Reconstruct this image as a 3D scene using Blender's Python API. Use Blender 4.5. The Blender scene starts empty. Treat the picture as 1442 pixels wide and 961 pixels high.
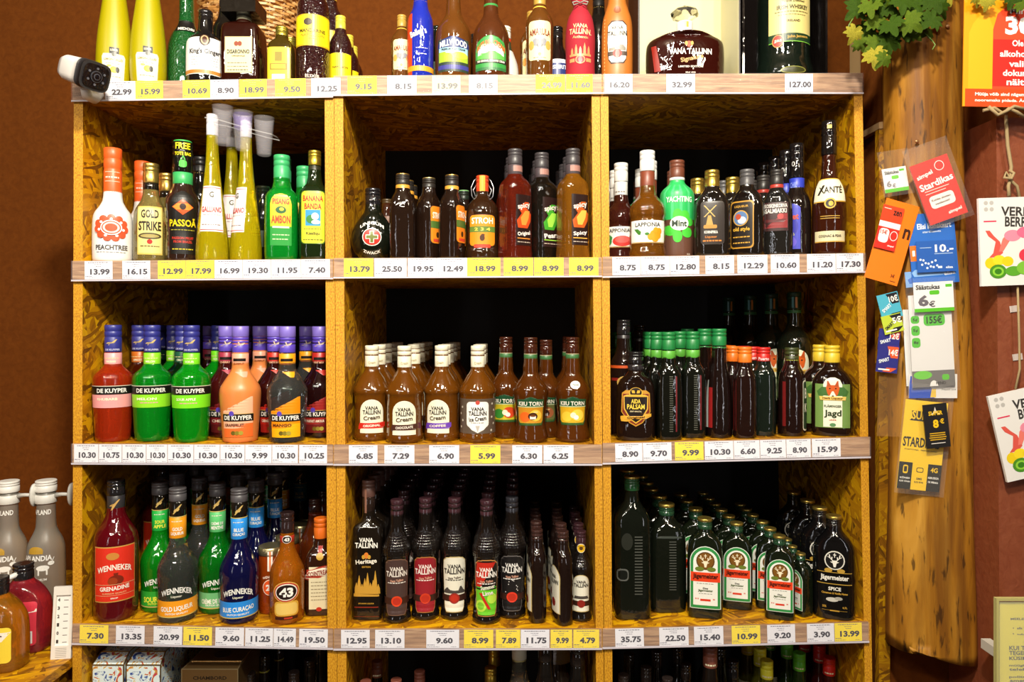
import bpy, math, random
from math import pi, sin, cos, radians
random.seed(7)
SC = bpy.context.scene

# ------------------------------------------------------------------ measures
# the front plane of the shelving is y = 0; D is the eye's distance from it
PX, PY, F, D, EYE = 729.0, 460.0, 996.0, 1.66, 1.5
U = 1.717e-3                      # one bottle unit in metres


def X(px, y=0.0):
    return (px - PX) * (D + y) / F


def Z(py, y=0.0):
    return EYE - (py - PY) * (D + y) / F


# ------------------------------------------------------------------ camera, world, lights, exposure
cam = bpy.data.cameras.new('camera')
camo = bpy.data.objects.new('camera', cam)
SC.collection.objects.link(camo)
SC.camera = camo
camo.location = (0, -D, EYE)
camo.rotation_euler = (pi / 2, 0, 0)
cam.sensor_width = 36
cam.lens = F / 1442 * 36
cam.shift_x = (721 - PX) / 1442
cam.shift_y = -(480.5 - PY) / 1442
cam.clip_start = 0.02

w = bpy.data.worlds.new('shop_air')
SC.world = w
w.use_nodes = True
w.node_tree.nodes['Background'].inputs[0].default_value = (1.0, 0.72, 0.45, 1)
w.node_tree.nodes['Background'].inputs[1].default_value = 0.035


def area(name, loc, target, sx, sy, power, col):
    l = bpy.data.lights.new(name, 'AREA')
    l.shape = 'RECTANGLE'
    l.size, l.size_y, l.energy, l.color = sx, sy, power, col
    o = bpy.data.objects.new(name, l)
    SC.collection.objects.link(o)
    o.location = loc
    import mathutils
    d = mathutils.Vector(target) - mathutils.Vector(loc)
    o.rotation_euler = d.to_track_quat('-Z', 'Y').to_euler()
    return o


area('ceiling_lamp', (0.05, -1.55, 2.90), (-0.55, 0.1, 1.25), 0.13, 0.13, 46, (1.0, 0.93, 0.78))
area('ceiling_lamp', (1.2, -1.9, 2.80), (1.1, 0.0, 1.8), 0.16, 0.16, 7, (1.0, 0.86, 0.66))
area('ceiling_lamp', (-0.9, -2.3, 2.80), (-0.9, 0.0, 1.0), 1.1, 0.05, 14, (1.0, 0.92, 0.78))
for lx, ly in ((-1.9, -1.7), (-0.75, -1.25), (0.7, -1.4), (-0.3, -2.7)):
    area('dot_highlight_lamp', (lx, ly, 2.9), (lx * .4, 0.1, 1.2), 0.06, 0.06, 4.5, (1.0, 0.92, 0.78))  # added small lamps, each there for a dot highlight on the bottles
for lx in (-1.7, 1.6):
    area('streak_strip_light', (lx, -2.9, 1.55), (-.3, 0.0, 1.2), 0.10, 1.5, 4.0, (0.95, 0.95, 1.0))  # added upright strips for streak highlights on the glass and low fill

SC.view_settings.view_transform = 'Standard'
SC.view_settings.look = 'None'
SC.view_settings.gamma = 1
SC.view_settings.use_curve_mapping = False
SC.view_settings.exposure = 0.60
SC.cycles.max_bounces = 8
SC.cycles.transmission_bounces = 6
SC.cycles.glossy_bounces = 4
SC.cycles.diffuse_bounces = 3
SC.cycles.transparent_max_bounces = 12
SC.cycles.caustics_reflective = False
SC.cycles.caustics_refractive = False
SC.cycles.use_denoising = True
SC.cycles.sample_clamp_indirect = 4

# ------------------------------------------------------------------ materials
MAT = {}


def lin(h):
    h = h.lstrip('#')
    r = []
    for i in (0, 2, 4):
        c = int(h[i:i + 2], 16) / 255
        r.append(c / 12.92 if c <= 0.04045 else ((c + 0.055) / 1.055) ** 2.4)
    return (r[0], r[1], r[2], 1)


def newmat(name):
    m = bpy.data.materials.new(name)
    m.use_nodes = True
    return m, m.node_tree.nodes, m.node_tree.links, m.node_tree.nodes['Principled BSDF']


def M(key):
    """'#rrggbb' print or plastic, with a prefix: m metal, g dark glossy glass,
    t see-through liquid in glass, q clear glass, d matt, b pebbled glossy glass,
    s studded glass, f frosted glass, l clear plastic film"""
    if not isinstance(key, str):
        return key
    if key in MAT:
        return MAT[key]
    pre = key[0] if key[0] != '#' else ''
    m, N, L, p = newmat('finish_' + key.replace('#', ''))
    p.inputs['Base Color'].default_value = lin(key[len(pre):])
    p.inputs['Roughness'].default_value = {'': .38, 'm': .3, 'g': .05, 't': .04, 'q': .03, 'd': .8,
                                           'b': .08, 's': .06, 'f': .35, 'l': .035}[pre]
    if pre == 'm':
        p.inputs['Metallic'].default_value = .9
    if pre in 'gbst' and pre:
        p.inputs['Coat Weight'].default_value = .5
        p.inputs['Coat Roughness'].default_value = .03
    if pre in ('t', 'q', 'f'):
        p.inputs['Transmission Weight'].default_value = {'t': .72, 'q': .97, 'f': .75}[pre]
        p.inputs['IOR'].default_value = 1.4
    if pre == 'l':
        p.inputs['Alpha'].default_value = .045 if key == 'l#efeaf2' else .14
        p.inputs['Specular IOR Level'].default_value = .06
    if pre in ('b', 's', 't', 'q', 'g'):
        tc = N.new('ShaderNodeTexCoord')
        bp = N.new('ShaderNodeBump')
        if pre == 'b':
            vo = N.new('ShaderNodeTexVoronoi')
            vo.inputs['Scale'].default_value = 210
            L.new(tc.outputs['Object'], vo.inputs['Vector'])
            L.new(vo.outputs['Distance'], bp.inputs['Height'])
            bp.inputs['Strength'].default_value = .8
            bp.inputs['Distance'].default_value = .004
        elif pre == 's':
            sx = N.new('ShaderNodeSeparateXYZ')
            L.new(tc.outputs['Object'], sx.inputs[0])

            def mm(op, a, b=None):
                n = N.new('ShaderNodeMath')
                n.operation = op
                for i, q in enumerate((a, b)):
                    if q is None:
                        continue
                    if isinstance(q, (int, float)):
                        n.inputs[i].default_value = q
                    else:
                        L.new(q, n.inputs[i])
                return n.outputs[0]
            an = mm('SINE', mm('MULTIPLY', mm('ARCTAN2', sx.outputs[1], sx.outputs[0]), 30))
            zz = mm('SINE', mm('MULTIPLY', sx.outputs[2], 950))
            band = mm('MULTIPLY', mm('GREATER_THAN', sx.outputs[2], .150), mm('LESS_THAN', sx.outputs[2], .222))
            L.new(mm('MULTIPLY', mm('MULTIPLY', an, zz), band), bp.inputs['Height'])
            bp.inputs['Strength'].default_value = .9
            bp.inputs['Distance'].default_value = .004
        else:
            no = N.new('ShaderNodeTexNoise')
            no.inputs['Scale'].default_value = 1
            mp = N.new('ShaderNodeMapping')
            mp.inputs['Scale'].default_value = (70, 70, 16) if pre == 't' else (42, 42, 30)
            L.new(tc.outputs['Object'], mp.inputs[0])
            L.new(mp.outputs[0], no.inputs['Vector'])
            L.new(no.outputs['Fac'], bp.inputs['Height'])
            bp.inputs['Strength'].default_value = .5
            bp.inputs['Distance'].default_value = .005
        L.new(bp.outputs[0], p.inputs['Normal'])
    MAT[key] = m
    return m


def ramp(N, stops):
    r = N.new('ShaderNodeValToRGB')
    e = r.color_ramp.elements
    while len(e) < len(stops):
        e.new(.5)
    for i, (a, c) in enumerate(stops):
        e[i].position = a
        e[i].color = lin(c)
    return r


def osb(name, axes, dark=1.0, k=1.0):
    """strand board: three sets of long flakes laid at different angles"""
    m, N, L, p = newmat(name)
    tc = N.new('ShaderNodeTexCoord')
    sx = N.new('ShaderNodeSeparateXYZ')
    L.new(tc.outputs['Object'], sx.inputs[0])
    base = N.new('ShaderNodeCombineXYZ')
    for i, a in enumerate(axes):
        L.new(sx.outputs['XYZ'.index(a)], base.inputs[i])
    off = {'YZ': 'X', 'XY': 'Z', 'XZ': 'Y'}[axes]
    om = N.new('ShaderNodeMath')
    om.operation = 'MULTIPLY'
    om.inputs[1].default_value = 3
    L.new(sx.outputs['XYZ'.index(off)], om.inputs[0])
    oa = N.new('ShaderNodeVectorMath')
    L.new(base.outputs[0], oa.inputs[0])
    L.new(om.outputs[0], oa.inputs[1])
    base = oa
    wn = N.new('ShaderNodeTexNoise')
    wn.inputs['Scale'].default_value = 9
    L.new(base.outputs[0], wn.inputs['Vector'])
    ws = N.new('ShaderNodeVectorMath')
    ws.operation = 'SCALE'
    ws.inputs['Scale'].default_value = .05
    L.new(wn.outputs['Color'], ws.inputs[0])
    wa = N.new('ShaderNodeVectorMath')
    L.new(base.outputs[0], wa.inputs[0])
    L.new(ws.outputs[0], wa.inputs[1])
    cols, last = [], None
    for i, a in enumerate((98, 60, 126, 20)):
        mp = N.new('ShaderNodeMapping')
        mp.vector_type = 'TEXTURE'
        mp.inputs['Rotation'].default_value = (0, 0, radians(a))
        mp.inputs['Scale'].default_value = (1 / (20 * k), 1 / (98 * k), 1)
        mp.inputs['Location'].default_value = (i * 3.3, i * 1.7, 0)
        L.new(wa.outputs[0], mp.inputs[0])
        vo = N.new('ShaderNodeTexVoronoi')
        vo.inputs['Scale'].default_value = 1
        vo.voronoi_dimensions = '2D'
        L.new(mp.outputs[0], vo.inputs['Vector'])
        sp = N.new('ShaderNodeSeparateColor')
        L.new(vo.outputs['Color'], sp.inputs[0])
        rc = ramp(N, [(0, '#6b4519'), (.3, '#a36c28'), (.65, '#c08a3a'), (1, '#e0b468')])
        gr = N.new('ShaderNodeTexNoise')
        gr.inputs['Scale'].default_value = 1
        gr.inputs['Detail'].default_value = 4
        m2 = N.new('ShaderNodeMapping')
        m2.inputs['Rotation'].default_value = (0, 0, radians(a))
        m2.vector_type = 'TEXTURE'
        m2.inputs['Scale'].default_value = (1 / 25, 1 / 380, 1)
        L.new(wa.outputs[0], m2.inputs[0])
        L.new(m2.outputs[0], gr.inputs['Vector'])
        ad = N.new('ShaderNodeMath')
        ad.operation = 'MULTIPLY_ADD'
        ad.inputs[1].default_value = .55
        L.new(gr.outputs['Fac'], ad.inputs[0])
        sb = N.new('ShaderNodeMath')
        sb.operation = 'SUBTRACT'
        sb.inputs[1].default_value = .28
        L.new(sp.outputs[0], sb.inputs[0])
        L.new(sb.outputs[0], ad.inputs[2])
        L.new(ad.outputs[0], rc.inputs[0])
        if last is None:
            last = rc.outputs[0]
        else:
            gt = N.new('ShaderNodeMath')
            gt.operation = 'GREATER_THAN'
            gt.inputs[1].default_value = .55
            L.new(sp.outputs[1], gt.inputs[0])
            mx = N.new('ShaderNodeMix')
            mx.data_type = 'RGBA'
            L.new(gt.outputs[0], mx.inputs[0])
            L.new(last, mx.inputs[6])
            L.new(rc.outputs[0], mx.inputs[7])
            last = mx.outputs[2]
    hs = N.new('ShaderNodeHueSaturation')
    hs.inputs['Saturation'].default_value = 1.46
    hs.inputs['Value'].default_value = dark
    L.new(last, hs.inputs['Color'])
    L.new(hs.outputs[0], p.inputs['Base Color'])
    bw = N.new('ShaderNodeRGBToBW')
    L.new(last, bw.inputs[0])
    bp = N.new('ShaderNodeBump')
    bp.inputs['Strength'].default_value = .35
    bp.inputs['Distance'].default_value = .002
    L.new(bw.outputs[0], bp.inputs['Height'])
    L.new(bp.outputs[0], p.inputs['Normal'])
    p.inputs['Roughness'].default_value = .5
    return m


def osb_edge():
    """cut edge of the strand board: short dark voids in yellow wood"""
    m, N, L, p = newmat('strand_board_cut_edge')
    tc = N.new('ShaderNodeTexCoord')
    mp = N.new('ShaderNodeMapping')
    mp.inputs['Scale'].default_value = (420, 420, 190)
    L.new(tc.outputs['Object'], mp.inputs[0])
    a = N.new('ShaderNodeTexNoise')
    a.inputs['Scale'].default_value = 1
    a.inputs['Detail'].default_value = 3
    L.new(mp.outputs[0], a.inputs['Vector'])
    r = ramp(N, [(.22, '#4a2606'), (.37, '#b07410'), (.55, '#d09418'), (.8, '#e6b038')])
    L.new(a.outputs['Fac'], r.inputs[0])
    L.new(r.outputs[0], p.inputs['Base Color'])
    p.inputs['Roughness'].default_value = .6
    return m


def grain(name, stops, sc, rough=.5, axis=0, bump=.2, det=6, dist=.6):
    m, N, L, p = newmat(name)
    tc = N.new('ShaderNodeTexCoord')
    mp = N.new('ShaderNodeMapping')
    mp.inputs['Scale'].default_value = sc
    L.new(tc.outputs['Object'], mp.inputs[0])
    a = N.new('ShaderNodeTexNoise')
    a.inputs['Scale'].default_value = 1
    a.inputs['Detail'].default_value = det
    a.inputs['Distortion'].default_value = dist
    L.new(mp.outputs[0], a.inputs['Vector'])
    r = ramp(N, stops)
    L.new(a.outputs['Fac'], r.inputs[0])
    L.new(r.outputs[0], p.inputs['Base Color'])
    bp = N.new('ShaderNodeBump')
    bp.inputs['Strength'].default_value = bump
    bp.inputs['Distance'].default_value = .003
    L.new(a.outputs['Fac'], bp.inputs['Height'])
    L.new(bp.outputs[0], p.inputs['Normal'])
    p.inputs['Roughness'].default_value = rough
    return m


def log_mat():
    m, N, L, p = newmat('varnished_debarked_pine')
    tc = N.new('ShaderNodeTexCoord')

    def noise(sc, det, dist=0.0, loc=(0, 0, 0)):
        mp = N.new('ShaderNodeMapping')
        mp.inputs['Scale'].default_value = sc
        mp.inputs['Location'].default_value = loc
        L.new(tc.outputs['Object'], mp.inputs[0])
        a = N.new('ShaderNodeTexNoise')
        a.inputs['Scale'].default_value = 1
        a.inputs['Detail'].default_value = det
        a.inputs['Distortion'].default_value = dist
        L.new(mp.outputs[0], a.inputs['Vector'])
        return a.outputs['Fac']

    def mix(fac, a, b):
        x = N.new('ShaderNodeMix')
        x.data_type = 'RGBA'
        L.new(fac, x.inputs[0])
        for i, q in ((6, a), (7, b)):
            if isinstance(q, str):
                x.inputs[i].default_value = lin(q)
            else:
                L.new(q, x.inputs[i])
        return x.outputs[2]
    r1 = ramp(N, [(.3, '#7a4a0c'), (.48, '#a06a18'), (.62, '#ba842a'), (.8, '#d09c42')])
    L.new(noise((22, 22, 2.2), 4, 1.2), r1.inputs[0])
    r2 = ramp(N, [(.46, '#000000'), (.64, '#d0d0d0')])
    L.new(noise((26, 26, 2.2), 6, .5, (4, 2, 1)), r2.inputs[0])
    r3 = ramp(N, [(.60, '#000000'), (.68, '#e0e0e0')])
    L.new(noise((90, 90, 16), 4, .3, (1, 7, 3)), r3.inputs[0])
    c = mix(r2.outputs[0], r1.outputs[0], '#5f3410')
    c = mix(r3.outputs[0], c, '#2a1608')
    L.new(c, p.inputs['Base Color'])
    bp = N.new('ShaderNodeBump')
    bp.inputs['Strength'].default_value = .4
    bp.inputs['Distance'].default_value = .004
    L.new(noise((60, 60, 4), 5), bp.inputs['Height'])
    L.new(bp.outputs[0], p.inputs['Normal'])
    p.inputs['Roughness'].default_value = .58
    p.inputs['Specular IOR Level'].default_value = .3
    return m


OSB_SIDE = osb('strand_board_upright', 'YZ')
OSB_FLAT = osb('strand_board_level', 'XY')
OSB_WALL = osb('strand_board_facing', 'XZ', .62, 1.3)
OSB_EDGE = osb_edge()
STRIP = grain('greyish_wood_edging', [(.3, '#7c5a3c'), (.5, '#a37a55'), (.7, '#c09a72')], (12, 60, 160), .5)
WALL = grain('reddish_brown_painted_plaster', [(.3, '#613006'), (.7, '#6e390a')], (60, 60, 60), .85, bump=.2)
WALL.node_tree.nodes['Principled BSDF'].inputs['Specular IOR Level'].default_value = .15
PILLAR = grain('terracotta_painted_plaster', [(.3, '#7c3c22'), (.7, '#88482c')], (70, 70, 70), .5, bump=.35)
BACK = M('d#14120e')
LOG = log_mat()
FLOORM = grain('speckled_floor_tile', [(.3, '#3d342a'), (.7, '#4f4536')], (30, 30, 30), .4)


# ------------------------------------------------------------------ mesh helpers
class MB:
    def __init__(self):
        self.v, self.f, self.mi, self.mats = [], [], [], []

    def add(self, vs, fs, mat):
        mat = M(mat)
        if mat not in self.mats:
            self.mats.append(mat)
        k, o = self.mats.index(mat), len(self.v)
        self.v += vs
        self.f += [tuple(i + o for i in q) for q in fs]
        self.mi += [k] * len(fs)
        return self

    def box(self, x0, x1, y0, y1, z0, z1, mat):
        return self.hexa([(x0, y0, z0), (x1, y0, z0), (x1, y1, z0), (x0, y1, z0),
                          (x0, y0, z1), (x1, y0, z1), (x1, y1, z1), (x0, y1, z1)], mat)

    def hexa(self, c, mat, front=None):
        fs = [(3, 2, 1, 0), (4, 5, 6, 7), (0, 1, 5, 4), (1, 2, 6, 5), (2, 3, 7, 6), (3, 0, 4, 7)]
        if front is None:
            return self.add(c, fs, mat)
        self.add(c, fs[:2] + fs[3:], mat)
        return self.add(c, [fs[2]], front)

    def tube(self, pts, r, mat, seg=6):
        from mathutils import Vector
        P = [Vector(q) for q in pts]
        rr = r if isinstance(r, (list, tuple)) else [r] * len(P)
        vs, fs = [], []
        for i, q in enumerate(P):
            d = (P[min(i + 1, len(P) - 1)] - P[max(i - 1, 0)]).normalized()
            a = d.orthogonal().normalized() if i == 0 else (a - d * a.dot(d)).normalized()
            b = d.cross(a)
            for k in range(seg):
                t = 2 * pi * k / seg
                vs.append(tuple(q + (a * cos(t) + b * sin(t)) * rr[i]))
        for i in range(len(P) - 1):
            for k in range(seg):
                k2 = (k + 1) % seg
                fs.append((i * seg + k, i * seg + k2, (i + 1) * seg + k2, (i + 1) * seg + k))
        fs.append(tuple(range(seg))[::-1])
        fs.append(tuple((len(P) - 1) * seg + k for k in range(seg)))
        return self.add(vs, fs, mat)

    def lathe(self, prof, mat, n=2.0, dr=1.0, seg=32, cx=0, cy=0, close=True, stud=None):
        vs, fs = [], []
        rm = max(r for z, r in prof)
        for z, r in prof:
            ne, de = shape_at(r, rm, n, dr)
            for k in range(seg):
                th = 2 * pi * k / seg
                q = r + (stud(z, th) if stud else 0)
                x, y = ringpt(q, q * de, ne, th)
                vs.append((cx + x, cy + y, z))
        for i in range(len(prof) - 1):
            for k in range(seg):
                k2 = (k + 1) % seg
                fs.append((i * seg + k, i * seg + k2, (i + 1) * seg + k2, (i + 1) * seg + k))
        if close:
            fs.append(tuple(range(seg))[::-1])
            fs.append(tuple((len(prof) - 1) * seg + k for k in range(seg)))
        return self.add(vs, fs, mat)

    def mesh(self, name, smooth=False):
        me = bpy.data.meshes.new(name)
        me.from_pydata(self.v, [], self.f)
        for m in self.mats:
            me.materials.append(m)
        me.polygons.foreach_set('material_index', self.mi)
        if smooth:
            me.polygons.foreach_set('use_smooth', [len(p.vertices) < 8 for p in me.polygons])
        me.update()
        return me

    def build(self, name, parent=None, smooth=False, loc=None):
        return link(name, self.mesh(name, smooth), parent, loc)


def link(name, data, parent=None, loc=None):
    o = bpy.data.objects.new(name, data)
    SC.collection.objects.link(o)
    if parent:
        o.parent = parent
    if loc:
        o.location = loc
    return o


def empty(name, loc=(0, 0, 0)):
    return link(name, None, None, loc)


def tag(o, label=None, cat=None, group=None, kind=None):
    if label:
        o['label'] = label
    if cat:
        o['category'] = cat
    if group:
        o['group'] = group
    if kind:
        o['kind'] = kind
    return o


def shape_at(r, rmax, n, dr):
    """square and flat bottles turn round towards the neck"""
    t = max(0.0, min(1.0, (r / rmax - .5) / .35))
    t = t * t * (3 - 2 * t)
    return 2 + (n - 2) * t, 1 + (dr - 1) * t


def ringpt(a, b, n, th):
    s, c = sin(th), cos(th)
    e = 2.0 / n
    return a * math.copysign(abs(s) ** e, s), -b * math.copysign(abs(c) ** e, c)


def smoothprof(p, it=2):
    for _ in range(it):
        q = [p[0]]
        for i in range(len(p) - 1):
            a, b = p[i], p[i + 1]
            if i > 0:
                q.append((a[0] * .75 + b[0] * .25, a[1] * .75 + b[1] * .25))
            if i < len(p) - 2:
                q.append((a[0] * .25 + b[0] * .75, a[1] * .25 + b[1] * .75))
        q.append(p[-1])
        p = q
    return p


TXT = {}


def textgeo(s):
    """letters as flat faces, scaled to a 1 x 1 box centred on 0"""
    if s in TXT:
        return TXT[s]
    cu = bpy.data.curves.new('t', 'FONT')
    cu.body = s
    cu.offset = .045 if s.replace('.', '').isdigit() else .028
    cu.resolution_u = 2
    cu.align_x = 'CENTER'
    ob = bpy.data.objects.new('t', cu)
    me = bpy.data.meshes.new_from_object(ob)
    vs = [(v.co.x, v.co.y) for v in me.vertices]
    fs = [tuple(p.vertices) for p in me.polygons]
    x0, x1 = min(v[0] for v in vs), max(v[0] for v in vs)
    y0, y1 = min(v[1] for v in vs), max(v[1] for v in vs)
    vs = [((a - (x0 + x1) / 2) / (x1 - x0), (b - (y0 + y1) / 2) / (y1 - y0)) for a, b in vs]
    bpy.data.objects.remove(ob)
    bpy.data.meshes.remove(me)
    bpy.data.curves.remove(cu)
    TXT[s] = (vs, fs)
    return TXT[s]


def rowsgeo(d):
    """decal -> rows (z, s0, s1)"""
    t = d[0]
    if t == 'r':
        _, s0, s1, z0, z1 = d[:5]
        k = max(1, int((z1 - z0) / 9))
        return [(z0 + (z1 - z0) * i / k, s0, s1) for i in range(k + 1)]
    if t == 'd':
        _, s, z, rx, rz = d[:5]
        n = 10
        return [(z - rz * cos(pi * i / n), s - rx * sin(pi * i / n), s + rx * sin(pi * i / n)) for i in range(n + 1)]
    if t == 'a':                                   # arch: straight below, round above
        _, s0, s1, z0, z1 = d[:5]
        h, c = (s1 - s0) / 2, (s0 + s1) / 2
        hz = min(h, (z1 - z0) * .6)
        k = max(1, int((z1 - hz - z0) / 9))
        rows = [(z0 + (z1 - hz - z0) * i / k, s0, s1) for i in range(k)]
        return rows + [(z1 - hz + hz * sin(pi / 2 * i / 6), c - h * cos(pi / 2 * i / 6), c + h * cos(pi / 2 * i / 6)) for i in range(7)]
    if t == 'o':                                   # rounded rectangle
        _, s0, s1, z0, z1 = d[:5]
        q = min(5, (s1 - s0) / 3, (z1 - z0) / 3)
        rows = [(z0 + q - q * cos(pi / 2 * i / 3), s0 + q - q * sin(pi / 2 * i / 3), s1 - q + q * sin(pi / 2 * i / 3)) for i in range(4)]
        k = max(1, int((z1 - z0 - 2 * q) / 9))
        rows += [(z0 + q + (z1 - z0 - 2 * q) * i / k, s0, s1) for i in range(1, k)]
        return rows + [(z1 - q + q * sin(pi / 2 * i / 3), s0 + q - q * cos(pi / 2 * i / 3), s1 - q + q * cos(pi / 2 * i / 3)) for i in range(4)]
    return d[1]                                    # 'p': rows given


def extent(d):
    if d[0] == 't':
        return d[2] - d[4] / 2, d[2] + d[4] / 2, d[3] - d[5] / 2, d[3] + d[5] / 2
    rows = rowsgeo(d)
    return min(r[1] for r in rows), max(r[2] for r in rows), rows[0][0], rows[-1][0]


def decals(mbL, mbT, ds, surf, e0=.0004, de=.00028, cell=3.0, lift=.0004):
    """map flat print on to a surface; surf(s, z, e) -> point; each print lies one layer above those it covers"""
    seen = []
    for d in ds:
        a = extent(d)
        lv = 0
        for b, l in seen:
            if a[0] < b[1] and b[0] < a[1] and a[2] < b[3] and b[2] < a[3]:
                lv = max(lv, l + 1)
        seen.append((a, lv))
        e = e0 + de * lv
        if d[0] == 't':
            _, s, cs, cz, w_, h_, col = d[:7]
            bend = d[7] if len(d) > 7 else 0
            rot = radians(d[8]) if len(d) > 8 else 0
            vs, fs = textgeo(s)
            out = []
            for p, q in vs:
                x, y = p * w_, q * h_ + bend * ((2 * p) ** 2)
                x, y = x * cos(rot) - y * sin(rot), x * sin(rot) + y * cos(rot)
                out.append(surf(cs + x, cz + y, e + lift))
            mbT.add(out, fs, col)
        else:
            raw, col = rowsgeo(d), d[-1]
            rows = [raw[0]]
            for r in raw[1:]:
                k = max(1, int(math.ceil((r[0] - rows[-1][0]) / (cell * 1.4)))) if cell > .1 else 1
                b = rows[-1]
                rows += [tuple(b[m] + (r[m] - b[m]) * t / k for m in range(3)) for t in range(1, k + 1)]
            nx = max(1, int(math.ceil(max(r[2] - r[1] for r in rows) / cell))) if cell > .1 else 1
            vs = [surf(s0 + (s1 - s0) * j / nx, z, e) for z, s0, s1 in rows for j in range(nx + 1)]
            fs = [(r * (nx + 1) + j, r * (nx + 1) + j + 1, (r + 1) * (nx + 1) + j + 1, (r + 1) * (nx + 1) + j)
                  for r in range(len(rows) - 1) for j in range(nx)]
            mbL.add(vs, fs, col)


def dashes(s0, s1, z, h=1.0, col='#555555', seed=1, n=None):
    """a line of print too small to read"""
    r = random.Random(seed * 31 + int(z * 7))
    out, s = [], s0
    while s < s1 - 1:
        l = r.uniform(1.5, 4.5)
        out.append(('r', s, min(s + l, s1), z, z + h, col))
        s += l + .9
    return out


# ------------------------------------------------------------------ bottle kinds (units of U)
KIND = {}


def K(name, p, g, caps=(), L=(), n=2.0, dr=1.0, obj='bottle', extra=None, sm=2, seg=32, stud=None):
    """p profile (z, r); g glass; caps (part, z0, z1, r, colour); L decals (wrapping body and neck)"""
    pr = [(z * U, r * U) for z, r in smoothprof(list(p), sm)]
    hi = [(z, r) for z, r in pr]
    parts = []
    bump = None
    if stud:
        z0, z1, cnt, amp = stud
        seg = cnt * 4
        fine = []
        for i in range(len(pr) - 1):
            a, c = pr[i], pr[i + 1]
            k = 1 if c[0] < z0 * U or a[0] > z1 * U else max(1, int((c[0] - a[0]) / (.75 * U)))
            fine += [(a[0] + (c[0] - a[0]) * t / k, a[1] + (c[1] - a[1]) * t / k) for t in range(k)]
        pr2 = fine + [pr[-1]]

        def bump(z, th):
            z /= U
            if z < z0 or z > z1:
                return 0
            return amp * U * abs(sin(pi * (z - z0) / 3.4)) * abs(sin(cnt * th / 2))
        b = MB().lathe(pr2, g, n, dr, seg, stud=bump)
    else:
        b = MB().lathe(pr, g, n, dr, seg)
    rmx = max(r for z, r in pr)
    parts.append(('body', b.mesh('body', True), None, None))
    capz = []
    for cp in caps:
        nm, z0, z1, r, col = cp[:5]
        cn = cp[5] if len(cp) > 5 else 2.0
        h = z1 - z0
        if nm == 'cap' and h > 10:
            q = [(z0, r * .98), (z0 + h * .04, r), (z0 + h * .52, r), (z0 + h * .54, r * .955), (z0 + h * .58, r * .955), (z0 + h * .6, r),
                 (z0 + h * .74, r), (z0 + h * .755, r * .96), (z0 + h * .78, r * .96), (z0 + h * .795, r), (z1 - .9, r), (z1 - .15, r * .93), (z1, r * .86)]
        else:
            q = [(z0, r * .99), (z0 + .2, r), (z1 - .5, r), (z1, r * .95)]
        q = [(a * U, c * U) for a, c in q]
        parts.append((nm, MB().lathe(q, col, cn, 1.0 if cn == 2 else dr, 28).mesh(nm, True), None, None))
        capz.append((z0 * U, z1 * U, r * U))

    def rad(z):
        for z0, z1, r in capz:
            if z0 <= z <= z1:
                return r, True
        if z <= hi[0][0]:
            return hi[0][1], False
        for i in range(len(hi) - 1):
            if hi[i][0] <= z <= hi[i + 1][0] and hi[i + 1][0] > hi[i][0]:
                t = (z - hi[i][0]) / (hi[i + 1][0] - hi[i][0])
                return hi[i][1] * (1 - t) + hi[i + 1][1] * t, False
        return hi[-1][1], False

    def surf(s, z, e):
        s, z = s * U, z * U
        r, oncap = rad(z)
        if n <= 2.01 or oncap or r < rmx * .5:
            th = max(-3.1, min(3.1, s / r))
            x, y = sin(th) * r, -cos(th) * r * (1 if oncap else shape_at(r, rmx, n, dr)[1])
            return (x + sin(th) * e, y - cos(th) * e, z)
        q = max(-.985, min(.985, s / r))
        ne, de = shape_at(r, rmx, n, dr)
        y = -r * de * (1 - abs(q) ** ne) ** (1 / ne)
        return (q * r, y - e, z)
    if L:
        a, t = MB(), MB()
        decals(a, t, L, surf)
        parts.append(('label', a.mesh('label') if a.v else None, 'lettering', t.mesh('lettering') if t.v else None))
    if extra:
        for nm, mb in extra:
            parts.append((nm, mb.mesh(nm, nm != 'cap'), None, None))
    KIND[name] = dict(parts=parts, r=max(r for z, r in p) * U, dr=dr, n=n, h=max([p[-1][0]] + [c[2] for c in caps]) * U, obj=obj)


def bottle(kind, loc, rz=0, sc=1.0, label='', group=None, cat=None):
    k = KIND[kind]
    o = empty(k['obj'], loc)
    o.rotation_euler = (0, 0, radians(rz))
    o.scale = (sc, sc, sc)
    tag(o, label, cat or ('bottle' if 'bottle' in k['obj'] else k['obj'].replace('_', ' ')), group)
    for nm, me, nm2, me2 in k['parts']:
        if me is None and me2 is not None:
            link(nm2, me2, o)
            continue
        c = link(nm, me, o)
        if me2 is not None:
            link(nm2, me2, c)
    return o


# shelf surfaces: image heights of each board's front edge at the two ends
UN = {'L': (103, 470), 'M': (470.6, 847.4), 'R': (848, 1220)}
TOP = {'L': [(117, 111), (368, 365), (624.5, 626), (878, 885), (1140, 1140)],
       'M': [(108, 105.5), (364, 363), (626, 626), (885, 885), (1140, 1140)],
       'R': [(105.5, 104), (362, 357), (624, 615), (885, 875), (1138, 1128)]}
BOT = {'L': [(142, 136), (394, 391), (651, 652), (904, 911), (1166, 1166)],
       'M': [(134, 131), (390, 388), (652.5, 652.5), (912, 911), (1166, 1166)],
       'R': [(131, 131), (389, 382), (651, 642), (910, 901), (1164, 1154)]}


def unit_of(x):
    return 'L' if x < X(470) else ('M' if x < X(847.5) else 'R')


def surfz(row, x):
    u = unit_of(x)
    a, b = UN[u]
    t = (x - X(a)) / (X(b) - X(a))
    y0, y1 = TOP[u][row]
    return Z(y0 + (y1 - y0) * t)


SQUARE_ON = {'almond', 'tequila', 'flagon', 'whiskey', 'skyline', 'pocket', 'stag_giant', 'stag_side', 'ringjar', 'rib_green'}


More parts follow.
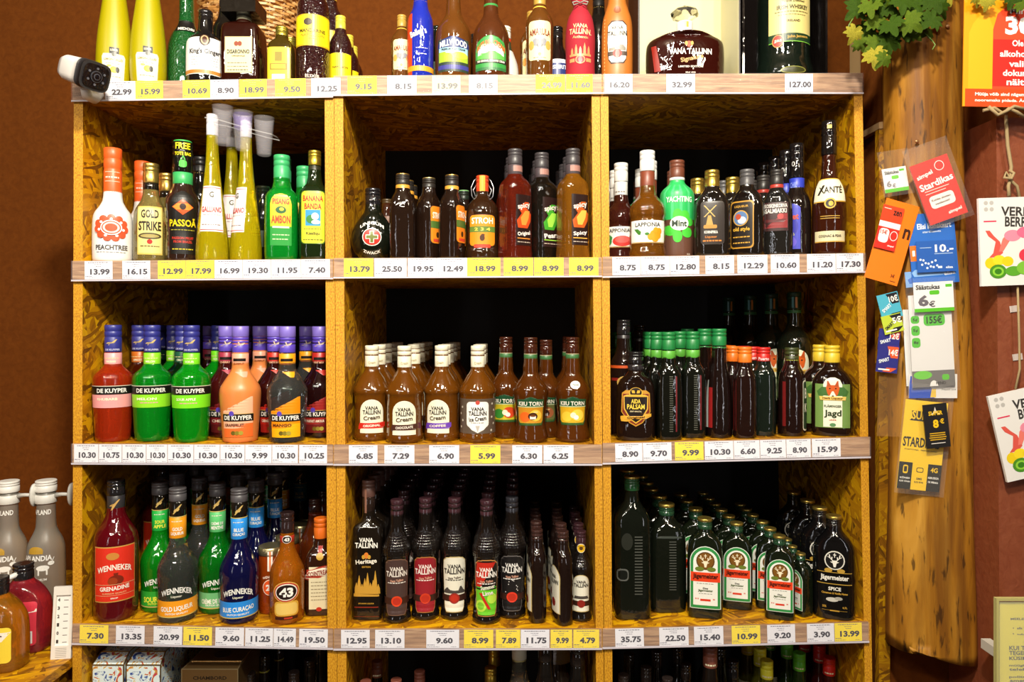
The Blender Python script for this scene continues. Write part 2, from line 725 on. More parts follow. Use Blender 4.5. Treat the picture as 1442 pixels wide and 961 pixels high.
def P(kind, row, px, y=None, base=None, rz=0, sc=1.0, label='', group=None, cat=None, wx=None, mob=None):
    """stand a bottle on a board: px its image column, y its centre's depth"""
    k = KIND[kind]
    half = k['r'] * sc * max(k['dr'], abs(sin(radians(rz)))) + .001
    if base:
        zz = surfz(row, X(px, .05))
        y = (EYE - zz) * F / (base - PY) - D + half
    if y is None:
        y = .012 + half
    y = max(y, half + .004)
    x = wx if wx is not None else X(px, y)
    if kind not in SQUARE_ON:
        rz += math.degrees(math.atan2(-x, D + y)) * .85      # labels are turned to the customer
    o = bottle(kind, (x, y, surfz(row, x)), rz, sc, label, group, cat)
    STOOD.append(dict(o=o, row=row, u=unit_of(X(px, .05) if wx is None else wx), x=x, y=y, x0=x, y0=y, a=k['r'] * sc, b=k['r'] * sc * k['dr'], n=max(2.0, k['n']), t=radians(rz), z=(surfz(row, x), surfz(row, x) + k['h'] * sc),
                      mob=mob or (.12 if y < .082 else 1.0)))
    return o, x, y, half


STOOD = []


def reach(c, dx, dy):
    """how far a bottle's foot reaches in a direction"""
    p, q = dx * cos(c['t']) + dy * sin(c['t']), -dx * sin(c['t']) + dy * cos(c['t'])
    m = c['n'] / (c['n'] - 1)
    return (abs(c['a'] * p) ** m + abs(c['b'] * q) ** m) ** (1 / m)


def settle():
    """nudge neighbours apart so that no two bottles share room and none enters a panel"""
    def bounds(c):
        if c['row'] == 0:
            return -9, 9
        l, r = PANX[c['u']][0][1], PANX[c['u']][1][0]
        return max(lean(l, c['z'][0]), lean(l, c['z'][1])) + .0012, min(lean(r, c['z'][0]), lean(r, c['z'][1])) - .0012

    def clamp(c):
        l, r = bounds(c)
        h = reach(c, 1, 0)
        c['x'] = min(max(c['x'], l + h), r - h)
        v = reach(c, 0, 1)
        c['y'] = min(max(c['y'], v + .0005), .529 - v)

    def pen(c, d):
        dx, dy = d['x'] - c['x'], d['y'] - c['y']
        q = math.hypot(dx, dy) or 1e-6
        return reach(c, dx / q, dy / q) + reach(d, dx / q, dy / q) + .0004 - q, dx / q, dy / q
    sets = {}
    for c in STOOD:
        sets.setdefault((c['row'], c['u'] if c['row'] else 'T'), []).append(c)
    gone = []
    for S in sets.values():
        for it in range(220):
            for c in S:
                if it < 170:
                    c['x'] += (c['x0'] - c['x']) * .08
                    c['y'] += (c['y0'] - c['y']) * .02
                clamp(c)
            for i, c in enumerate(S):
                for d in S[i + 1:]:
                    if abs(c['x'] - d['x']) > .16 or abs(c['y'] - d['y']) > .16:
                        continue
                    p, ux, uy = pen(c, d)
                    if p > 0:
                        w_ = c['mob'] / (c['mob'] + d['mob'])
                        c['x'] -= ux * p * w_ * .55
                        c['y'] -= uy * p * w_ * 1.2
                        d['x'] += ux * p * (1 - w_) * .55
                        d['y'] += uy * p * (1 - w_) * 1.2
        for c in S:
            clamp(c)
        live = list(S)
        while True:
            worst = None
            for i, c in enumerate(live):
                for d in live[i + 1:]:
                    p = pen(c, d)[0]
                    if p > .0045 and (worst is None or p > worst[0]):
                        worst = (p, c, d)
            if worst is None:
                break
            v = max(worst[1:], key=lambda c: c['y'])
            if v['mob'] < 1:
                break
            live.remove(v)
            gone.append(v)
    for c in gone:
        for ch in list(c['o'].children_recursive):
            bpy.data.objects.remove(ch)
        bpy.data.objects.remove(c['o'])
    for c in STOOD:
        if c not in gone:
            c['o'].location = (c['x'], c['y'], surfz(c['row'], c['x']))


ORD = ['first', 'second', 'third', 'fourth', 'fifth', 'sixth', 'seventh', 'eighth']


def FILE(kind, row, px, n, front, what, where, base=None, y=None, rz=0, sc=1.0, dx=0.0, gap=.004, group=None, cat=None, back=None, skip0=False):
    """a front bottle and n like it standing behind in file; front None = hidden front kept"""
    g = group or what + 's'
    x0 = y0 = None
    if not skip0:
        o, x0, y0, half = P(kind, row, px, y, base, rz, sc, front, g, cat)
    else:
        half = KIND[kind]['r'] * sc * max(KIND[kind]['dr'], abs(sin(radians(rz)))) + .001
        y0 = y - 2 * half
        x0 = X(px, y)
    for i in range(n):
        yy = y0 + (i + 1) * (2 * half + gap)
        if yy + half > .53:
            break
        P(back or kind, row, 0, yy, None, rz + random.uniform(-8, 8), sc, '%s, %s one back from the front %s' % (what, ORD[i], where), g, cat, wx=x0 + dx * (i + 1))

# ------------------------------------------------------------------ room
def struct(name, mb, smooth=False):
    return tag(mb.build(name, None, smooth), kind='structure')


struct('floor', MB().box(-3.2, 3.0, -3.4, .9, -.05, 0, FLOORM))
struct('ceiling', MB().box(-3.2, 3.0, -3.4, .9, 3.0, 3.05, 'd#8a7c68'))
struct('wall_back', MB().box(-3.2, 3.0, .62, .72, 0, 3.0, WALL))
struct('wall_left', MB().box(-3.2, -3.1, -3.4, .62, 0, 3.0, WALL))
XW = X(1246.5, .01)
struct('wall_right', MB().box(XW, 2.2, .03, .13, 0, 3.0, WALL))
ps0, ps1 = X(1403, -.15), X(1411, -.15)
struct('trim_1', MB().hexa([(ps1, -.15, 0), (2.1, -.15, 0), (2.1, .029, 0), (ps1, .029, 0),
                            (ps0, -.15, Z(166, -.15)), (2.1, -.15, Z(160, -.15)), (2.1, .029, Z(160, -.15)), (ps0, .029, Z(166, -.15))], PILLAR))

# strand-board boxing to the right of the shelving
o = empty('boxing_panel', (0, 0, 0))
tag(o, 'dark strand-board panel standing upright at the right end of the shelving', 'panel')
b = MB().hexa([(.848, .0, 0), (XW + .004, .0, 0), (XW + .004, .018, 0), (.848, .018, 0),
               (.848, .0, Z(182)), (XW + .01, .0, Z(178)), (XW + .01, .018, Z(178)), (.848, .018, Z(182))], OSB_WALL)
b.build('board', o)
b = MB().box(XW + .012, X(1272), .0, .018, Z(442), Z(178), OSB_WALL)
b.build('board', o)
b = MB().hexa([(.848, .0, Z(182) + .001), (X(1272), .0, Z(178) + .001), (X(1272), .5, Z(178) + .001), (.848, .5, Z(182) + .001),
               (.848, .0, Z(172)), (X(1272), .0, Z(168)), (X(1272), .5, Z(168)), (.848, .5, Z(172))], 'd#a8875c')
b.build('ledge_board', o)

# ------------------------------------------------------------------ the three shelving units
PANX = {  # image columns at y=100 and y=960 of the panel faces
    'L': (((104, 102), (117, 115)), ((457, 461.5), (470, 474.7))),
    'M': (((470.6, 475.3), (483, 488)), ((833, 839.5), (844.6, 850.4))),
    'R': (((845.4, 851.2), (856.5, 862.5)), ((1201.5, 1218), (1214, 1228.5)))}
ZT, ZB = None, 0.0
NAME = {'L': 'left-hand', 'M': 'middle', 'R': 'right-hand'}


def lean(pr, z):
    py = PY - (z - EYE) * 600
    return X(pr[0] + (pr[1] - pr[0]) * (py - 100) / 860)


for u in 'LMR':
    un = empty('shelving_unit', (0, 0, 0))
    tag(un, {'L': 'left-hand strand-board shelving unit, security camera at its top corner',
             'M': 'middle strand-board shelving unit, between the two others',
             'R': 'right-hand strand-board shelving unit, beside the log and sales cards'}[u], 'shelving', 'strand-board shelving units')
    a, b_ = UN[u]
    for (o0, o1), left in ((PANX[u][0], 1), (PANX[u][1], 0)):
        zt = Z(BOT[u][0][0 if left else 1]) + .0005
        m = MB()
        c = [(lean(o0, 0.02), 0, 0), (lean(o1, 0.02), 0, 0), (lean(o1, 0.02), .53, 0), (lean(o0, 0.02), .53, 0),
             (lean(o0, zt), 0, zt), (lean(o1, zt), 0, zt), (lean(o1, zt), .53, zt), (lean(o0, zt), .53, zt)]
        m.hexa(c, OSB_SIDE, OSB_EDGE)
        m.build('side_panel', un)
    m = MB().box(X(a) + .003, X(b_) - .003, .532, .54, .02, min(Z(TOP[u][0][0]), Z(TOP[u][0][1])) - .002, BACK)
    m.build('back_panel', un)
    for r in range(5):
        (t0, t1), (b0, b1) = TOP[u][r], BOT[u][r]
        if r == 0:
            xa0 = xa1 = X(PANX[u][0][0][0])
            xb0 = xb1 = X(PANX[u][1][1][0])
        else:
            zz = Z(t0)
            xa0 = xa1 = lean(PANX[u][0][1], zz) + .0005
            xb0 = xb1 = lean(PANX[u][1][0], zz) - .0005
        z00, z01, z10, z11 = Z(b0), Z(b1), Z(t0), Z(t1)
        back = .531
        m = MB().hexa([(xa0, .0, z00), (xb0, .0, z01), (xb0, back, z01), (xa0, back, z00),
                       (xa0, .0, z10), (xb0, .0, z11), (xb0, back, z11), (xa0, back, z10)], OSB_FLAT)
        m.build('shelf_board', un)
        if r == 4:
            continue
        # wood edging and the clear ticket rail in front of it, across the panel edges
        e0, e1 = X(a), X(b_) if u != 'R' else X((1214, 1217, 1224, 1222)[r])
        y0 = -.0045
        st = MB().hexa([(e0 + .001, y0, z00), (e1 - .001, y0, z01), (e1 - .001, -.0005, z01), (e0 + .001, -.0005, z00),
                        (e0 + .001, y0, z10), (e1 - .001, y0, z11), (e1 - .001, -.0005, z11), (e0 + .001, -.0005, z10)], STRIP)
        st.build('wood_edging', un)
        rl = MB()
        rl.hexa([(e0, -.0078, z00 - .001), (e1, -.0078, z01 - .001), (e1, -.0070, z01 - .001), (e0, -.0070, z00 - .001),
                 (e0, -.0078, z10), (e1, -.0078, z11), (e1, -.0070, z11), (e0, -.0070, z10)], 'l#efeaf2')
        rl.hexa([(e0, -.0078, z00 - .0045), (e1, -.0078, z01 - .0045), (e1, -.0046, z01 - .0045), (e0, -.0046, z00 - .0045),
                 (e0, -.0078, z00 - .001), (e1, -.0078, z01 - .001), (e1, -.0046, z01 - .001), (e0, -.0046, z00 - .001)], '#c9c2cc')
        rl.build('ticket_rail', un)

# ------------------------------------------------------------------ price tickets
TICK = {
    0: [('w', 148, 191, '22.99'), ('y', 191, 230, '15.99'), ('y', 257, 296, '10.69'), ('w', 296, 336, '8.90'), ('y', 337, 376, '18.99'), ('y', 387, 431, '9.50'),
        ('w', 438, 480, '12.25'), ('y', 489, 531, '9.15'), ('w', 545, 587, '8.15'), ('p', 608, 649, '13.99'), ('w', 660, 701, '8.15'), ('y', 754, 796, '24.99'),
        ('y', 797, 835, '11.60'), ('w', 851, 891, '16.20'), ('w', 938, 979, '32.99'), ('w', 1105, 1145, '127.00')],
    1: [('w', 119, 159, '13.99'), ('w', 172, 212, '16.15'), ('y', 222, 262, '12.99'), ('y', 262, 302, '17.99'), ('w', 302, 342, '16.99'), ('w', 342, 382, '19.30'),
        ('w', 382, 424, '11.95'), ('w', 424, 465, '7.40'), ('y', 484, 526, '13.79'), ('w', 527, 573, '25.50'), ('w', 574, 615, '19.95'), ('w', 615, 658, '12.49'),
        ('y', 658, 705, '18.99'), ('y', 709, 751, '8.99'), ('y', 752, 794, '8.99'), ('y', 801, 843, '8.99'), ('w', 862, 902, '8.75'), ('w', 902, 943, '8.75'),
        ('w', 943, 985, '12.80'), ('w', 993, 1034, '8.15'), ('w', 1038, 1081, '12.29'), ('w', 1085, 1126, '10.60'), ('w', 1136, 1177, '11.20'), ('w', 1177, 1216, '17.30')],
    2: [('w', 104, 139, '10.30'), ('w', 139, 172, '10.75'), ('w', 172, 206, '10.30'), ('w', 206, 236, '10.30'), ('w', 236, 273, '10.30'), ('w', 273, 310, '10.30'),
        ('w', 310, 345, '10.30'), ('w', 345, 383, '9.99'), ('w', 383, 420, '10.30'), ('w', 421, 461, '10.25'), ('w', 491, 532, '6.85'), ('w', 541, 584, '7.29'),
        ('w', 604, 647, '6.90'), ('y', 662, 705, '5.99'), ('w', 721, 764, '6.30'), ('w', 765, 808, '6.25'), ('w', 866, 905, '8.90'), ('w', 905, 946, '9.70'),
        ('y', 950, 991, '9.99'), ('w', 992, 1033, '10.30'), ('w', 1033, 1070, '6.60'), ('w', 1070, 1107, '9.25'), ('w', 1107, 1142, '8.90'), ('w', 1143, 1184, '15.99')],
    3: [('y', 112, 153, '7.30'), ('w', 163, 204, '13.35'), ('w', 216, 257, '20.99'), ('y', 258, 299, '11.50'), ('w', 303, 344, '9.60'), ('w', 345, 385, '11.25'),
        ('w', 385, 417, '14.49'), ('w', 421, 462, '19.50'), ('w', 480, 521, '12.95'), ('w', 528, 570, '13.10'), ('w', 600, 647, '9.60'), ('y', 653, 695, '8.99'),
        ('y', 698, 733, '7.89'), ('w', 733, 774, '11.75'), ('y', 775, 806, '9.99'), ('y', 807, 844, '4.79'), ('w', 866, 907, '35.75'), ('w', 928, 970, '22.50'),
        ('w', 977, 1019, '15.40'), ('y', 1030, 1071, '10.99'), ('w', 1080, 1120, '9.20'), ('w', 1136, 1175, '3.90'), ('y', 1175, 1214, '13.99')]}
HINT = [
    ['under the left tall yellow lemon bottle', 'under the right tall yellow lemon bottle', 'left of the black-capped ginger bottle', 'under the black and white ginger bottle',
     'under the square almond liqueur bottle', 'under the small square yellow-label bottle', 'at the right end of the left unit top edge', 'at the left end of the middle unit top edge',
     'under the small cream bottle left of the blue one', 'with glare painted in, under the landscape-label cream bottle', 'under the green-label cream bottle', 'under the elephant-label cream bottle',
     'under the red velvet bottle bag', 'under the orange leather bottle sleeve', 'under the clear-stoppered flagon', 'under the giant whiskey bottle'],
    ['under the white and orange peach bottle', 'under the gold-capped strike bottle', 'under the dark passion fruit bottle', 'right of the dark passion fruit bottle',
     'under the front conical yellow bottle', 'under the conical bottle with turned label', 'under the front green bottle', 'under the banana bottle', 'under the round bottle with red cross',
     'between the red-cross bottle and the first dark flask', 'under the flask with plain black cap', 'under the third dark flask', 'under the swing-top jug', 'under the amber-red fluted bottle',
     'under the almost black fluted bottle', 'under the light amber fluted bottle', 'under the strawberry-label bottle', 'under the cloudberry-label bottle', 'under the mint bottle',
     'under the windmill flask', 'under the gold-framed picture flask', 'under the salmiak flask', 'under the blue-label bottle', 'under the cream-label pear cognac bottle'],
    ['under the pink-label bottle', 'just right of the pink-label bottle', 'under the melon green bottle', 'with its last digit cut, right of melon bottle',
     'under the apple green bottle', 'under the dark cherry bottle', 'under the opaque grapefruit bottle', 'under the cassis bottle', 'under the clear mango bottle', 'under the dark parfait bottle',
     'under the red-ribbon cream bottle', 'under the brown-ribbon cream bottle', 'under the purple-ribbon cream bottle', 'under the grey-label ice cream bottle',
     'under the coffee picture bottle', 'under the yellow egg picture bottle', 'under the shield-label balsam flask', 'right of the shield-label balsam flask', 'under the ribbed green-capped bottle',
     'under the tallest green-capped bottle', 'under the orange-capped bottles', 'under the red-capped bottles', 'under the short green-capped flask', 'under the front fox-label flask'],
    ['under the red grenadine bottle', 'under the sour apple bottle', 'under the clear gold-flake bottle', 'right of the clear gold-flake bottle', 'under the blue liqueur bottle',
     'under the orange jar', 'partly covered, under the vanilla liqueur bottle', 'under the orange-liqueur bottle by the divider', 'under the tall square skyline bottle', 'under the brown-label ribbed bottle',
     'under the cream-label ribbed bottle', 'under the lime-label ribbed bottle', 'under the black-label ribbed bottle', 'under the left dark pocket flask', 'half hidden, under the right dark pocket flask',
     'under the small ribbed bottle', 'under the giant dark green bottle', 'under the side-turned dark green bottle', 'under the largest stag-label bottle',
     'under the second stag-label bottle', 'under the smallest front stag-label bottle', 'under the tiny side-turned stag bottle', 'under the black spice flask']]
SHELFNAME = ['top shelf edge', 'second shelf edge down', 'third shelf edge down', 'fourth shelf edge down']
PLACEW = {'L': 'left-hand unit', 'M': 'middle unit', 'R': 'right-hand unit'}
for r, row in TICK.items():
    for i, (c, a, b, num) in enumerate(row):
        mid = (a + b) / 2
        u = 'L' if mid < 470 else ('M' if mid < 848 else 'R')
        x0, x1 = X(a + .4, -.006), X(b - .4, -.006)
        ua, ub = UN[u]
        t0 = TOP[u][r][0] + (TOP[u][r][1] - TOP[u][r][0]) * (mid - ua) / (ub - ua)
        t1 = BOT[u][r][0] + (BOT[u][r][1] - BOT[u][r][0]) * (mid - ua) / (ub - ua)
        sl = -((TOP[u][r][1] - TOP[u][r][0]) / (ub - ua))
        zc = Z((t0 + t1) / 2 + .3)
        hh = .0213
        col = {'w': '#e9e8f0', 'y': '#f6dc00', 'p': '#efe9a8'}[c]  # the pale one is a yellow ticket with glare put into its colour
        o = empty('price_ticket', ((x0 + x1) / 2, -.0062, zc))
        o.rotation_euler = (0, -math.atan(sl), 0)
        word = {'w': 'white', 'y': 'yellow', 'p': 'pale yellow'}[c]
        tag(o, '%s price ticket reading %s %s' % (word, num, HINT[r][i]), 'price ticket', 'price tickets in the shelf edge rails')
        hw = (x1 - x0) / 2
        MB().box(-hw, hw, -.0003, .0003, -hh, hh, 'd' + col).build('card', o)
        t = MB()
        su = lambda s, z, e: (s, -.0003 - e, z)
        wn = {4: .0395, 5: .047, 6: .052}[len(num)] * min(1, hw * 2 / .066)
        decals(t, t, [('t', num, hw * .10, -.004, wn, .0142, '#2c2b3a')], su, 1e-4, 1e-5, 0, 0)
        t.build('printed_price', o)
        t = MB()
        ds = []
        for z, s0, s1, h in ((.0170, -hw * .75, hw * .7, .0016), (.0125, -hw * .3, hw * .25, .0011), (.0080, -hw * .2, hw * .2, .0011),
                             (-.0150, -hw * .95, -hw * .5, .0016), (-.0188, -hw * .95, -hw * .2, .0009), (-.0188, hw * .5, hw * .85, .0009)):
            rr = random.Random(i * 13 + r * 101 + int(z * 1e4))
            s = s0
            while s < s1:
                l = rr.uniform(.0018, .006)
                ds.append(('r', s, min(s1, s + l), z, z + h, '#55546a'))
                s += l + .0012
        decals(t, t, ds, su, 1e-4, 1e-7, 0, 0)
        tag(t.build('small_print', o), kind='stuff')

# ------------------------------------------------------------------ bottle kinds
# --- second row
L = [('d', 0, 46, 17, 15, '#e4552f')]
for i in range(11):
    t = 2 * pi * i / 11
    L.append(('d', 17 * sin(t), 46 + 14 * cos(t), 5, 5, '#e4552f'))
for i in range(7):
    t = 2 * pi * i / 7
    L.append(('d', 15 * sin(t), 46 + 12 * cos(t), 1.8, 1.8, '#f3f1ee'))
L += [('d', 0, 46, 12.5, 10.5, '#f3f1ee'), ('d', 0, 46, 11, 9, '#e4552f'), ('d', 0, 46, 9.5, 7.5, '#f3d9cf'), ('d', 0, 46, 7, 5.5, '#e4552f'),
      ('t', 'PEACHTREE', 0, 19, 42, 7, '#4a4648')] + dashes(-20, 20, 12, 1, '#8a8688', 3)
K('peach', [(0, 23.5), (3, 25.5), (54, 25.5), (68, 23.5), (78, 16), (90, 11), (158, 10.5)], '#f0efec',
  [('cap', 92, 160, 11.5, '#e85f25')], L + [('r', -10, 10, 125, 125.8, '#f5c9b0'), ('r', -10, 10, 112, 112.8, '#f5c9b0')] + dashes(-9, 9, 117, 2, '#f7d9c8', 2))
K('strike', [(0, 21), (3, 23), (62, 23), (76, 20), (88, 12), (100, 10), (138, 10)], 't#b8a45c',
  [('cap', 113, 141, 10.5, 'm#dcb860'), ('neck_band', 103, 113, 10.3, 'g#1a1510')],
  [('r', -17, 17, 10, 78, '#d3bd5e'), ('r', -15.5, 15.5, 12, 76, '#e0cf84'), ('t', 'GOLD', 0, 67, 22, 12, '#241a0c'), ('t', 'STRIKE', 0, 50, 29, 13, '#241a0c'),
   ('d', 0, 36, 15, 4.5, '#4a4028'), ('d', 0, 36, 12, 2.6, '#a89858'), ('d', 0, 28, 3.4, 3.4, '#b0241c')] + dashes(-12, 12, 21, 1.4, '#5a4a20', 5))
K('passoa', [(0, 20), (3, 22), (20, 22), (45, 20.5), (70, 23.5), (88, 23), (102, 15), (112, 12), (168, 12)], 'g#2a1a14',
  [('cap', 126, 169, 13.5, 'g#12120f'), ('neck_band', 108, 126, 13, '#39a85c'), ('cap_top', 169, 171, 12, '#3fae4e')],
  [('p', [(10, -17, 17), (60, -19, 19), (78, -19, 19), (92, -12, 12), (98, -2, 2)], '#14110d'), ('p', [(64, 0, 0), (75, -14, 14), (86, 0, 0)], '#e2531f'),
   ('p', [(71, -8, 8), (75, -13, 13), (80, -6.5, 6.5)], '#ee8a2a'), ('d', 0, 75.5, 4, 4.5, '#2a1208'),
   ('t', 'PASSOÃ', 0, 54, 36, 12, '#f2d21c'), ('t', 'PASSION FRUIT', 0, 32, 28, 3.6, '#c03020'), ('t', 'FROM BRAZIL', 0, 27, 24, 3.6, '#c03020'),
   ('t', 'FREE', 0, 162, 20, 9, '#f0e020'), ('t', 'TOTE BAG', 0, 151, 22, 5, '#f0e020'), ('o', -5, 5, 132, 142, '#46c23c'), ('p', [(142, -3.5, -2), (148, 0, 1), (142.5, 2, 3.5)], '#46c23c')]
  + dashes(-16, 16, 43, 1, '#a8a030', 6) + dashes(-14, 14, 16, 1.4, '#c8b820', 9))
K('darkplain', [(0, 20), (3, 21), (95, 21), (108, 17), (120, 10), (155, 9)], 'g#15120f', [('cap', 128, 156, 9.6, '#1c1a1a')], [('r', -9, 9, 131, 132, '#c9a94a')])
K('cone', [(0, 21), (3, 22), (24, 21.5), (60, 18), (110, 11.5), (150, 8), (200, 7.2)], 't#ffe618',
  [('cap', 176, 206, 7.8, '#dcd8e0')],
  [('p', [(40, -16.5, 16.5), (70, -15, 15), (104, -13, 13)], '#ecdfe0'), ('r', -16, 16, 42, 43, '#b83a3a'), ('r', -12.5, 12.5, 101, 102, '#c06a6a'), ('t', 'G', 0, 92, 6, 8, '#4a4a3a'),
   ('t', 'GALLIANO', 0, 71, 27, 8, '#b5302f')] + dashes(-11, 11, 63, 1, '#9a8a8a', 4) + dashes(-13, 13, 49, 1.2, '#7a6a6a', 8))
K('ambon', [(0, 21), (3, 23), (84, 23), (95, 20), (104, 11), (146, 10)], 't#10c03a',
  [('cap', 113, 149, 11, '#3aa866')],
  [('a', -14, 14, 20, 92, '#1f8f34'), ('p', [(56, -14, 14), (78, -14, 14), (85, -12, 12), (90, -8, 8), (92, -2, 2)], '#f0bd1e'), ('r', -14, 14, 46, 56, '#a8b81c'),
   ('t', 'PISANG', 0, 81, 22, 8, '#b5381a'), ('t', 'AMBON', 0, 56, 25, 11, '#c23e1c'), ('d', 0, 69, 7, 5, '#175a2c'), ('d', 1, 70, 3, 2.4, '#e0d030'),
   ('r', -11, 11, 44, 46.5, '#e8e4c8')] + dashes(-11, 11, 34, 1.3, '#c8e0b0', 3) + dashes(-11, 11, 28, 1.3, '#c8e0b0', 5), n=3.2)
K('banana', [(0, 19), (3, 21), (90, 21), (100, 18), (111, 9), (150, 8)], 'g#14200c',
  [('cap', 134, 155, 8.8, 'm#d2b440'), ('neck_band', 112, 133, 8.6, '#2a2a18')],
  [('o', -16.5, 16.5, 22, 96, '#3f6a20'), ('o', -15.5, 15.5, 23, 95, '#e6d432'), ('t', 'BANANA', 0, 85, 27, 8, '#c02c18'), ('t', 'BANDA', 0, 74, 23, 8, '#c02c18'),
   ('r', -10, 10, 47, 69, '#2f8fc0'), ('d', -2, 56, 7, 6, '#2f7a34'), ('d', 3, 60, 5, 5, '#d8e0e8'), ('d', 4, 52, 6, 3, '#e6f0f6'), ('t', 'Kisslliqu', 0, 36, 18, 5, '#3a4a18')]
  + dashes(-12, 12, 42, 1.2, '#7a7a20', 5) + dashes(-13, 13, 27, 1.5, '#5a6a18', 6), n=3)
K('redcross', [(0, 15), (3, 19), (12, 27), (30, 31.5), (48, 27), (62, 17), (70, 11), (100, 10)], 'g#10130c',
  [('cap', 78, 102, 11, 'g#1b191b'), ('neck_band', 66, 78, 10.8, '#8a3026')],
  [('d', -1, 31, 13.5, 12.5, '#e8e4dc'), ('d', -1, 31, 12.3, 11.3, '#d02c1e'), ('r', -4, 2, 22.5, 39.5, '#e8e4dc'), ('r', -9.5, 7.5, 28, 34, '#e8e4dc'),
   ('r', -3, 1, 23.5, 38.5, '#6d7430'), ('r', -8.5, 6.5, 29, 33, '#6d7430'), ('t', 'UNICUM', -1, 51, 34, 5, '#e6e2d8', -6), ('t', 'ZWACK', -1, 9, 24, 4, '#e6e2d8', 3.5)]
  + dashes(-8, 8, 71, 2, '#e8dccc', 4), dr=.78)
FL = [(0, 17), (2, 18), (74, 18), (86, 14.5), (95, 9.5), (116, 9)]
ST = [('o', -13, 13, 22, 76, '#1d120a'), ('o', -12, 12, 23, 75, '#e8821e'), ('t', 'STROH', 0, 62, 19, 9, '#f2ead8'), ('r', -12, 12, 44, 54, '#4a6a2c'), ('d', 0, 35, 3, 4, '#3a2410'), ('r', -8, 8, 25, 29, '#c8402a')]
K('flask_gold', FL, 'g#1d110b', [('cap', 103, 117, 9.6, '#26221f'), ('cap_top', 117, 118.6, 9.3, 'm#d8b060'), ('neck_band', 90, 103, 9.8, '#cf9436')], ST, n=3, dr=.9)
K('flask_plain', FL, 'g#1d110b', [('cap', 101, 115, 9.4, '#26221f'), ('cap_top', 115, 116.6, 9.2, 'm#d8c080')], ST, n=3, dr=.9)
K('flask_green', [(z * .9, r * .85) for z, r in FL], 'g#1d110b', [('cap', 92, 105, 8, '#1f2a22'), ('cap_top', 105, 106.4, 7.8, '#7ab070')], ST, n=3, dr=.9)
K('smallbrown', [(0, 13), (2, 14), (55, 14), (66, 8), (92, 7)], 'g#3a1c10', [('cap', 78, 94, 7.2, '#4a3a22')], [('r', -12, 12, 40, 68, '#7a5444'), ('r', -12, 12, 30, 37, '#9a8a4a')], obj='miniature_bottle')
wire = MB()
for s in (-1, 1):
    wire.tube([(s * 9.5 * U, -.002, 84 * U), (s * 15 * U, -.004, 92 * U), (s * 16 * U, -.004, 104 * U), (s * 12 * U, -.003, 114 * U), (s * 8 * U, 0, 118 * U)], .0011, 'm#c9c9cc')
    wire.tube([(s * 9.5 * U, -.002, 84 * U), (s * 10 * U, -.006, 92 * U), (s * 13 * U, -.008, 100 * U), (s * 9 * U, -.006, 107 * U)], .0011, 'm#c9c9cc')
K('jug', [(0, 24), (4, 25.5), (12, 25), (17, 23.5), (68, 24), (80, 20), (90, 11), (96, 9), (112, 8)], 'g#2c190c',
  [('cap', 97, 121, 9, '#c8431e')],
  [('r', -4, 4, 98, 120, '#e0a030'), ('o', -20, 20, 18, 63, '#2a1a0a'), ('o', -19, 19, 19, 62, '#ea8a1c'), ('t', 'STROH', 0, 54, 31, 9, '#f4ead2'), ('r', -19, 19, 38, 46, '#5d7a30'),
   ('t', '2 3 4', 0, 42, 22, 4.5, '#e8d050'), ('d', 0, 30, 3.5, 4.5, '#4a2a10'), ('d', 1, 34, 2.5, 1.5, '#4a2a10'), ('o', -12, 12, 16, 21, '#c43a24')], extra=[('swing_wire', wire)])


def flute(nm, g, c1, c2, word):
    K(nm, [(0, 20), (3, 21), (20, 20), (95, 20), (106, 18.5), (117, 10), (124, 9.5), (150, 9.5)], g,
      [('cap', 132, 154, 10.2, '#3c383b'), ('neck_band', 118, 132, 10.2, '#4a4044')],
      [('r', -9, 9, 122, 130, '#a87a70'), ('p', [(18, -13, 13), (88, -13, 13)], '#241210'),
       ('p', [(42, -10, 6), (52, -12, 12), (62, -4, 13), (70, -10, 4), (78, 2, 9)], c1), ('p', [(46, -4, 3), (56, -6, 8), (66, 2, 10)], c2),
       ('t', 'spicy', 0, 72, 22, 9, '#e8d8d0', 0, 12), ('t', word, 0, 34, 22, 7, '#f0e8e0', 0, 8), ('r', -11, 11, 27, 28.2, c2)] + dashes(-11, 11, 22, 1.1, '#c0b0a0', 4), n=3.6)


flute('flute_red', 't#8a2c1a', '#d24a1c', '#f0903a', 'Original')
flute('flute_dark', 'g#130f0b', '#3f9a2a', '#9ad84a', 'Pear')
flute('flute_amber', 't#b8741e', '#b8561c', '#f0b04a', 'Spicy')


def lap(nm, g, capc, band, fruit, leaf):
    fr = [('d', 8, 31, 5, 5, fruit), ('d', 14, 29, 5, 5, fruit), ('d', 4, 27, 4.6, 4.6, fruit), ('d', 10, 25, 5, 5, fruit), ('d', 16, 35, 4.4, 4.4, fruit), ('d', 11, 36, 4, 4, fruit)] \
        if nm == 'lap_cloud' else [('d', 6, 28, 15, 8, fruit), ('d', 6, 30, 11, 5, '#e0605a')]
    K(nm, [(0, 24), (4, 26), (10, 25), (16, 24), (22, 25), (48, 25), (54, 23.5), (60, 26), (74, 24), (84, 15), (91, 10), (148, 9)], g,
      [('cap', 121, 150, 10.6, '#e6e5e2'), ('neck_band', 90, 121, 10.2, band)],
      [('r', -27, 27, 20, 50, '#eeece6')] + fr + [('p', [(30, -13, -10), (34, -17, -9), (38, -20, -14)], leaf), ('d', -16, 28, 6, 6, leaf) if nm != 'lap_cloud' else ('d', -1, 31, 3, 2, leaf),
       ('t', 'LAPPONIA', 0, 44, 36, 6, '#4a4a48'), ('r', -27, 27, 18.6, 19.8, '#caa86a')] + (dashes(-8, 8, 104, 2, '#8a8480', 4) if nm != 'lap_cloud' else dashes(-6, 6, 96, 1.4, '#e0c8b8', 4)), obj='bottle')


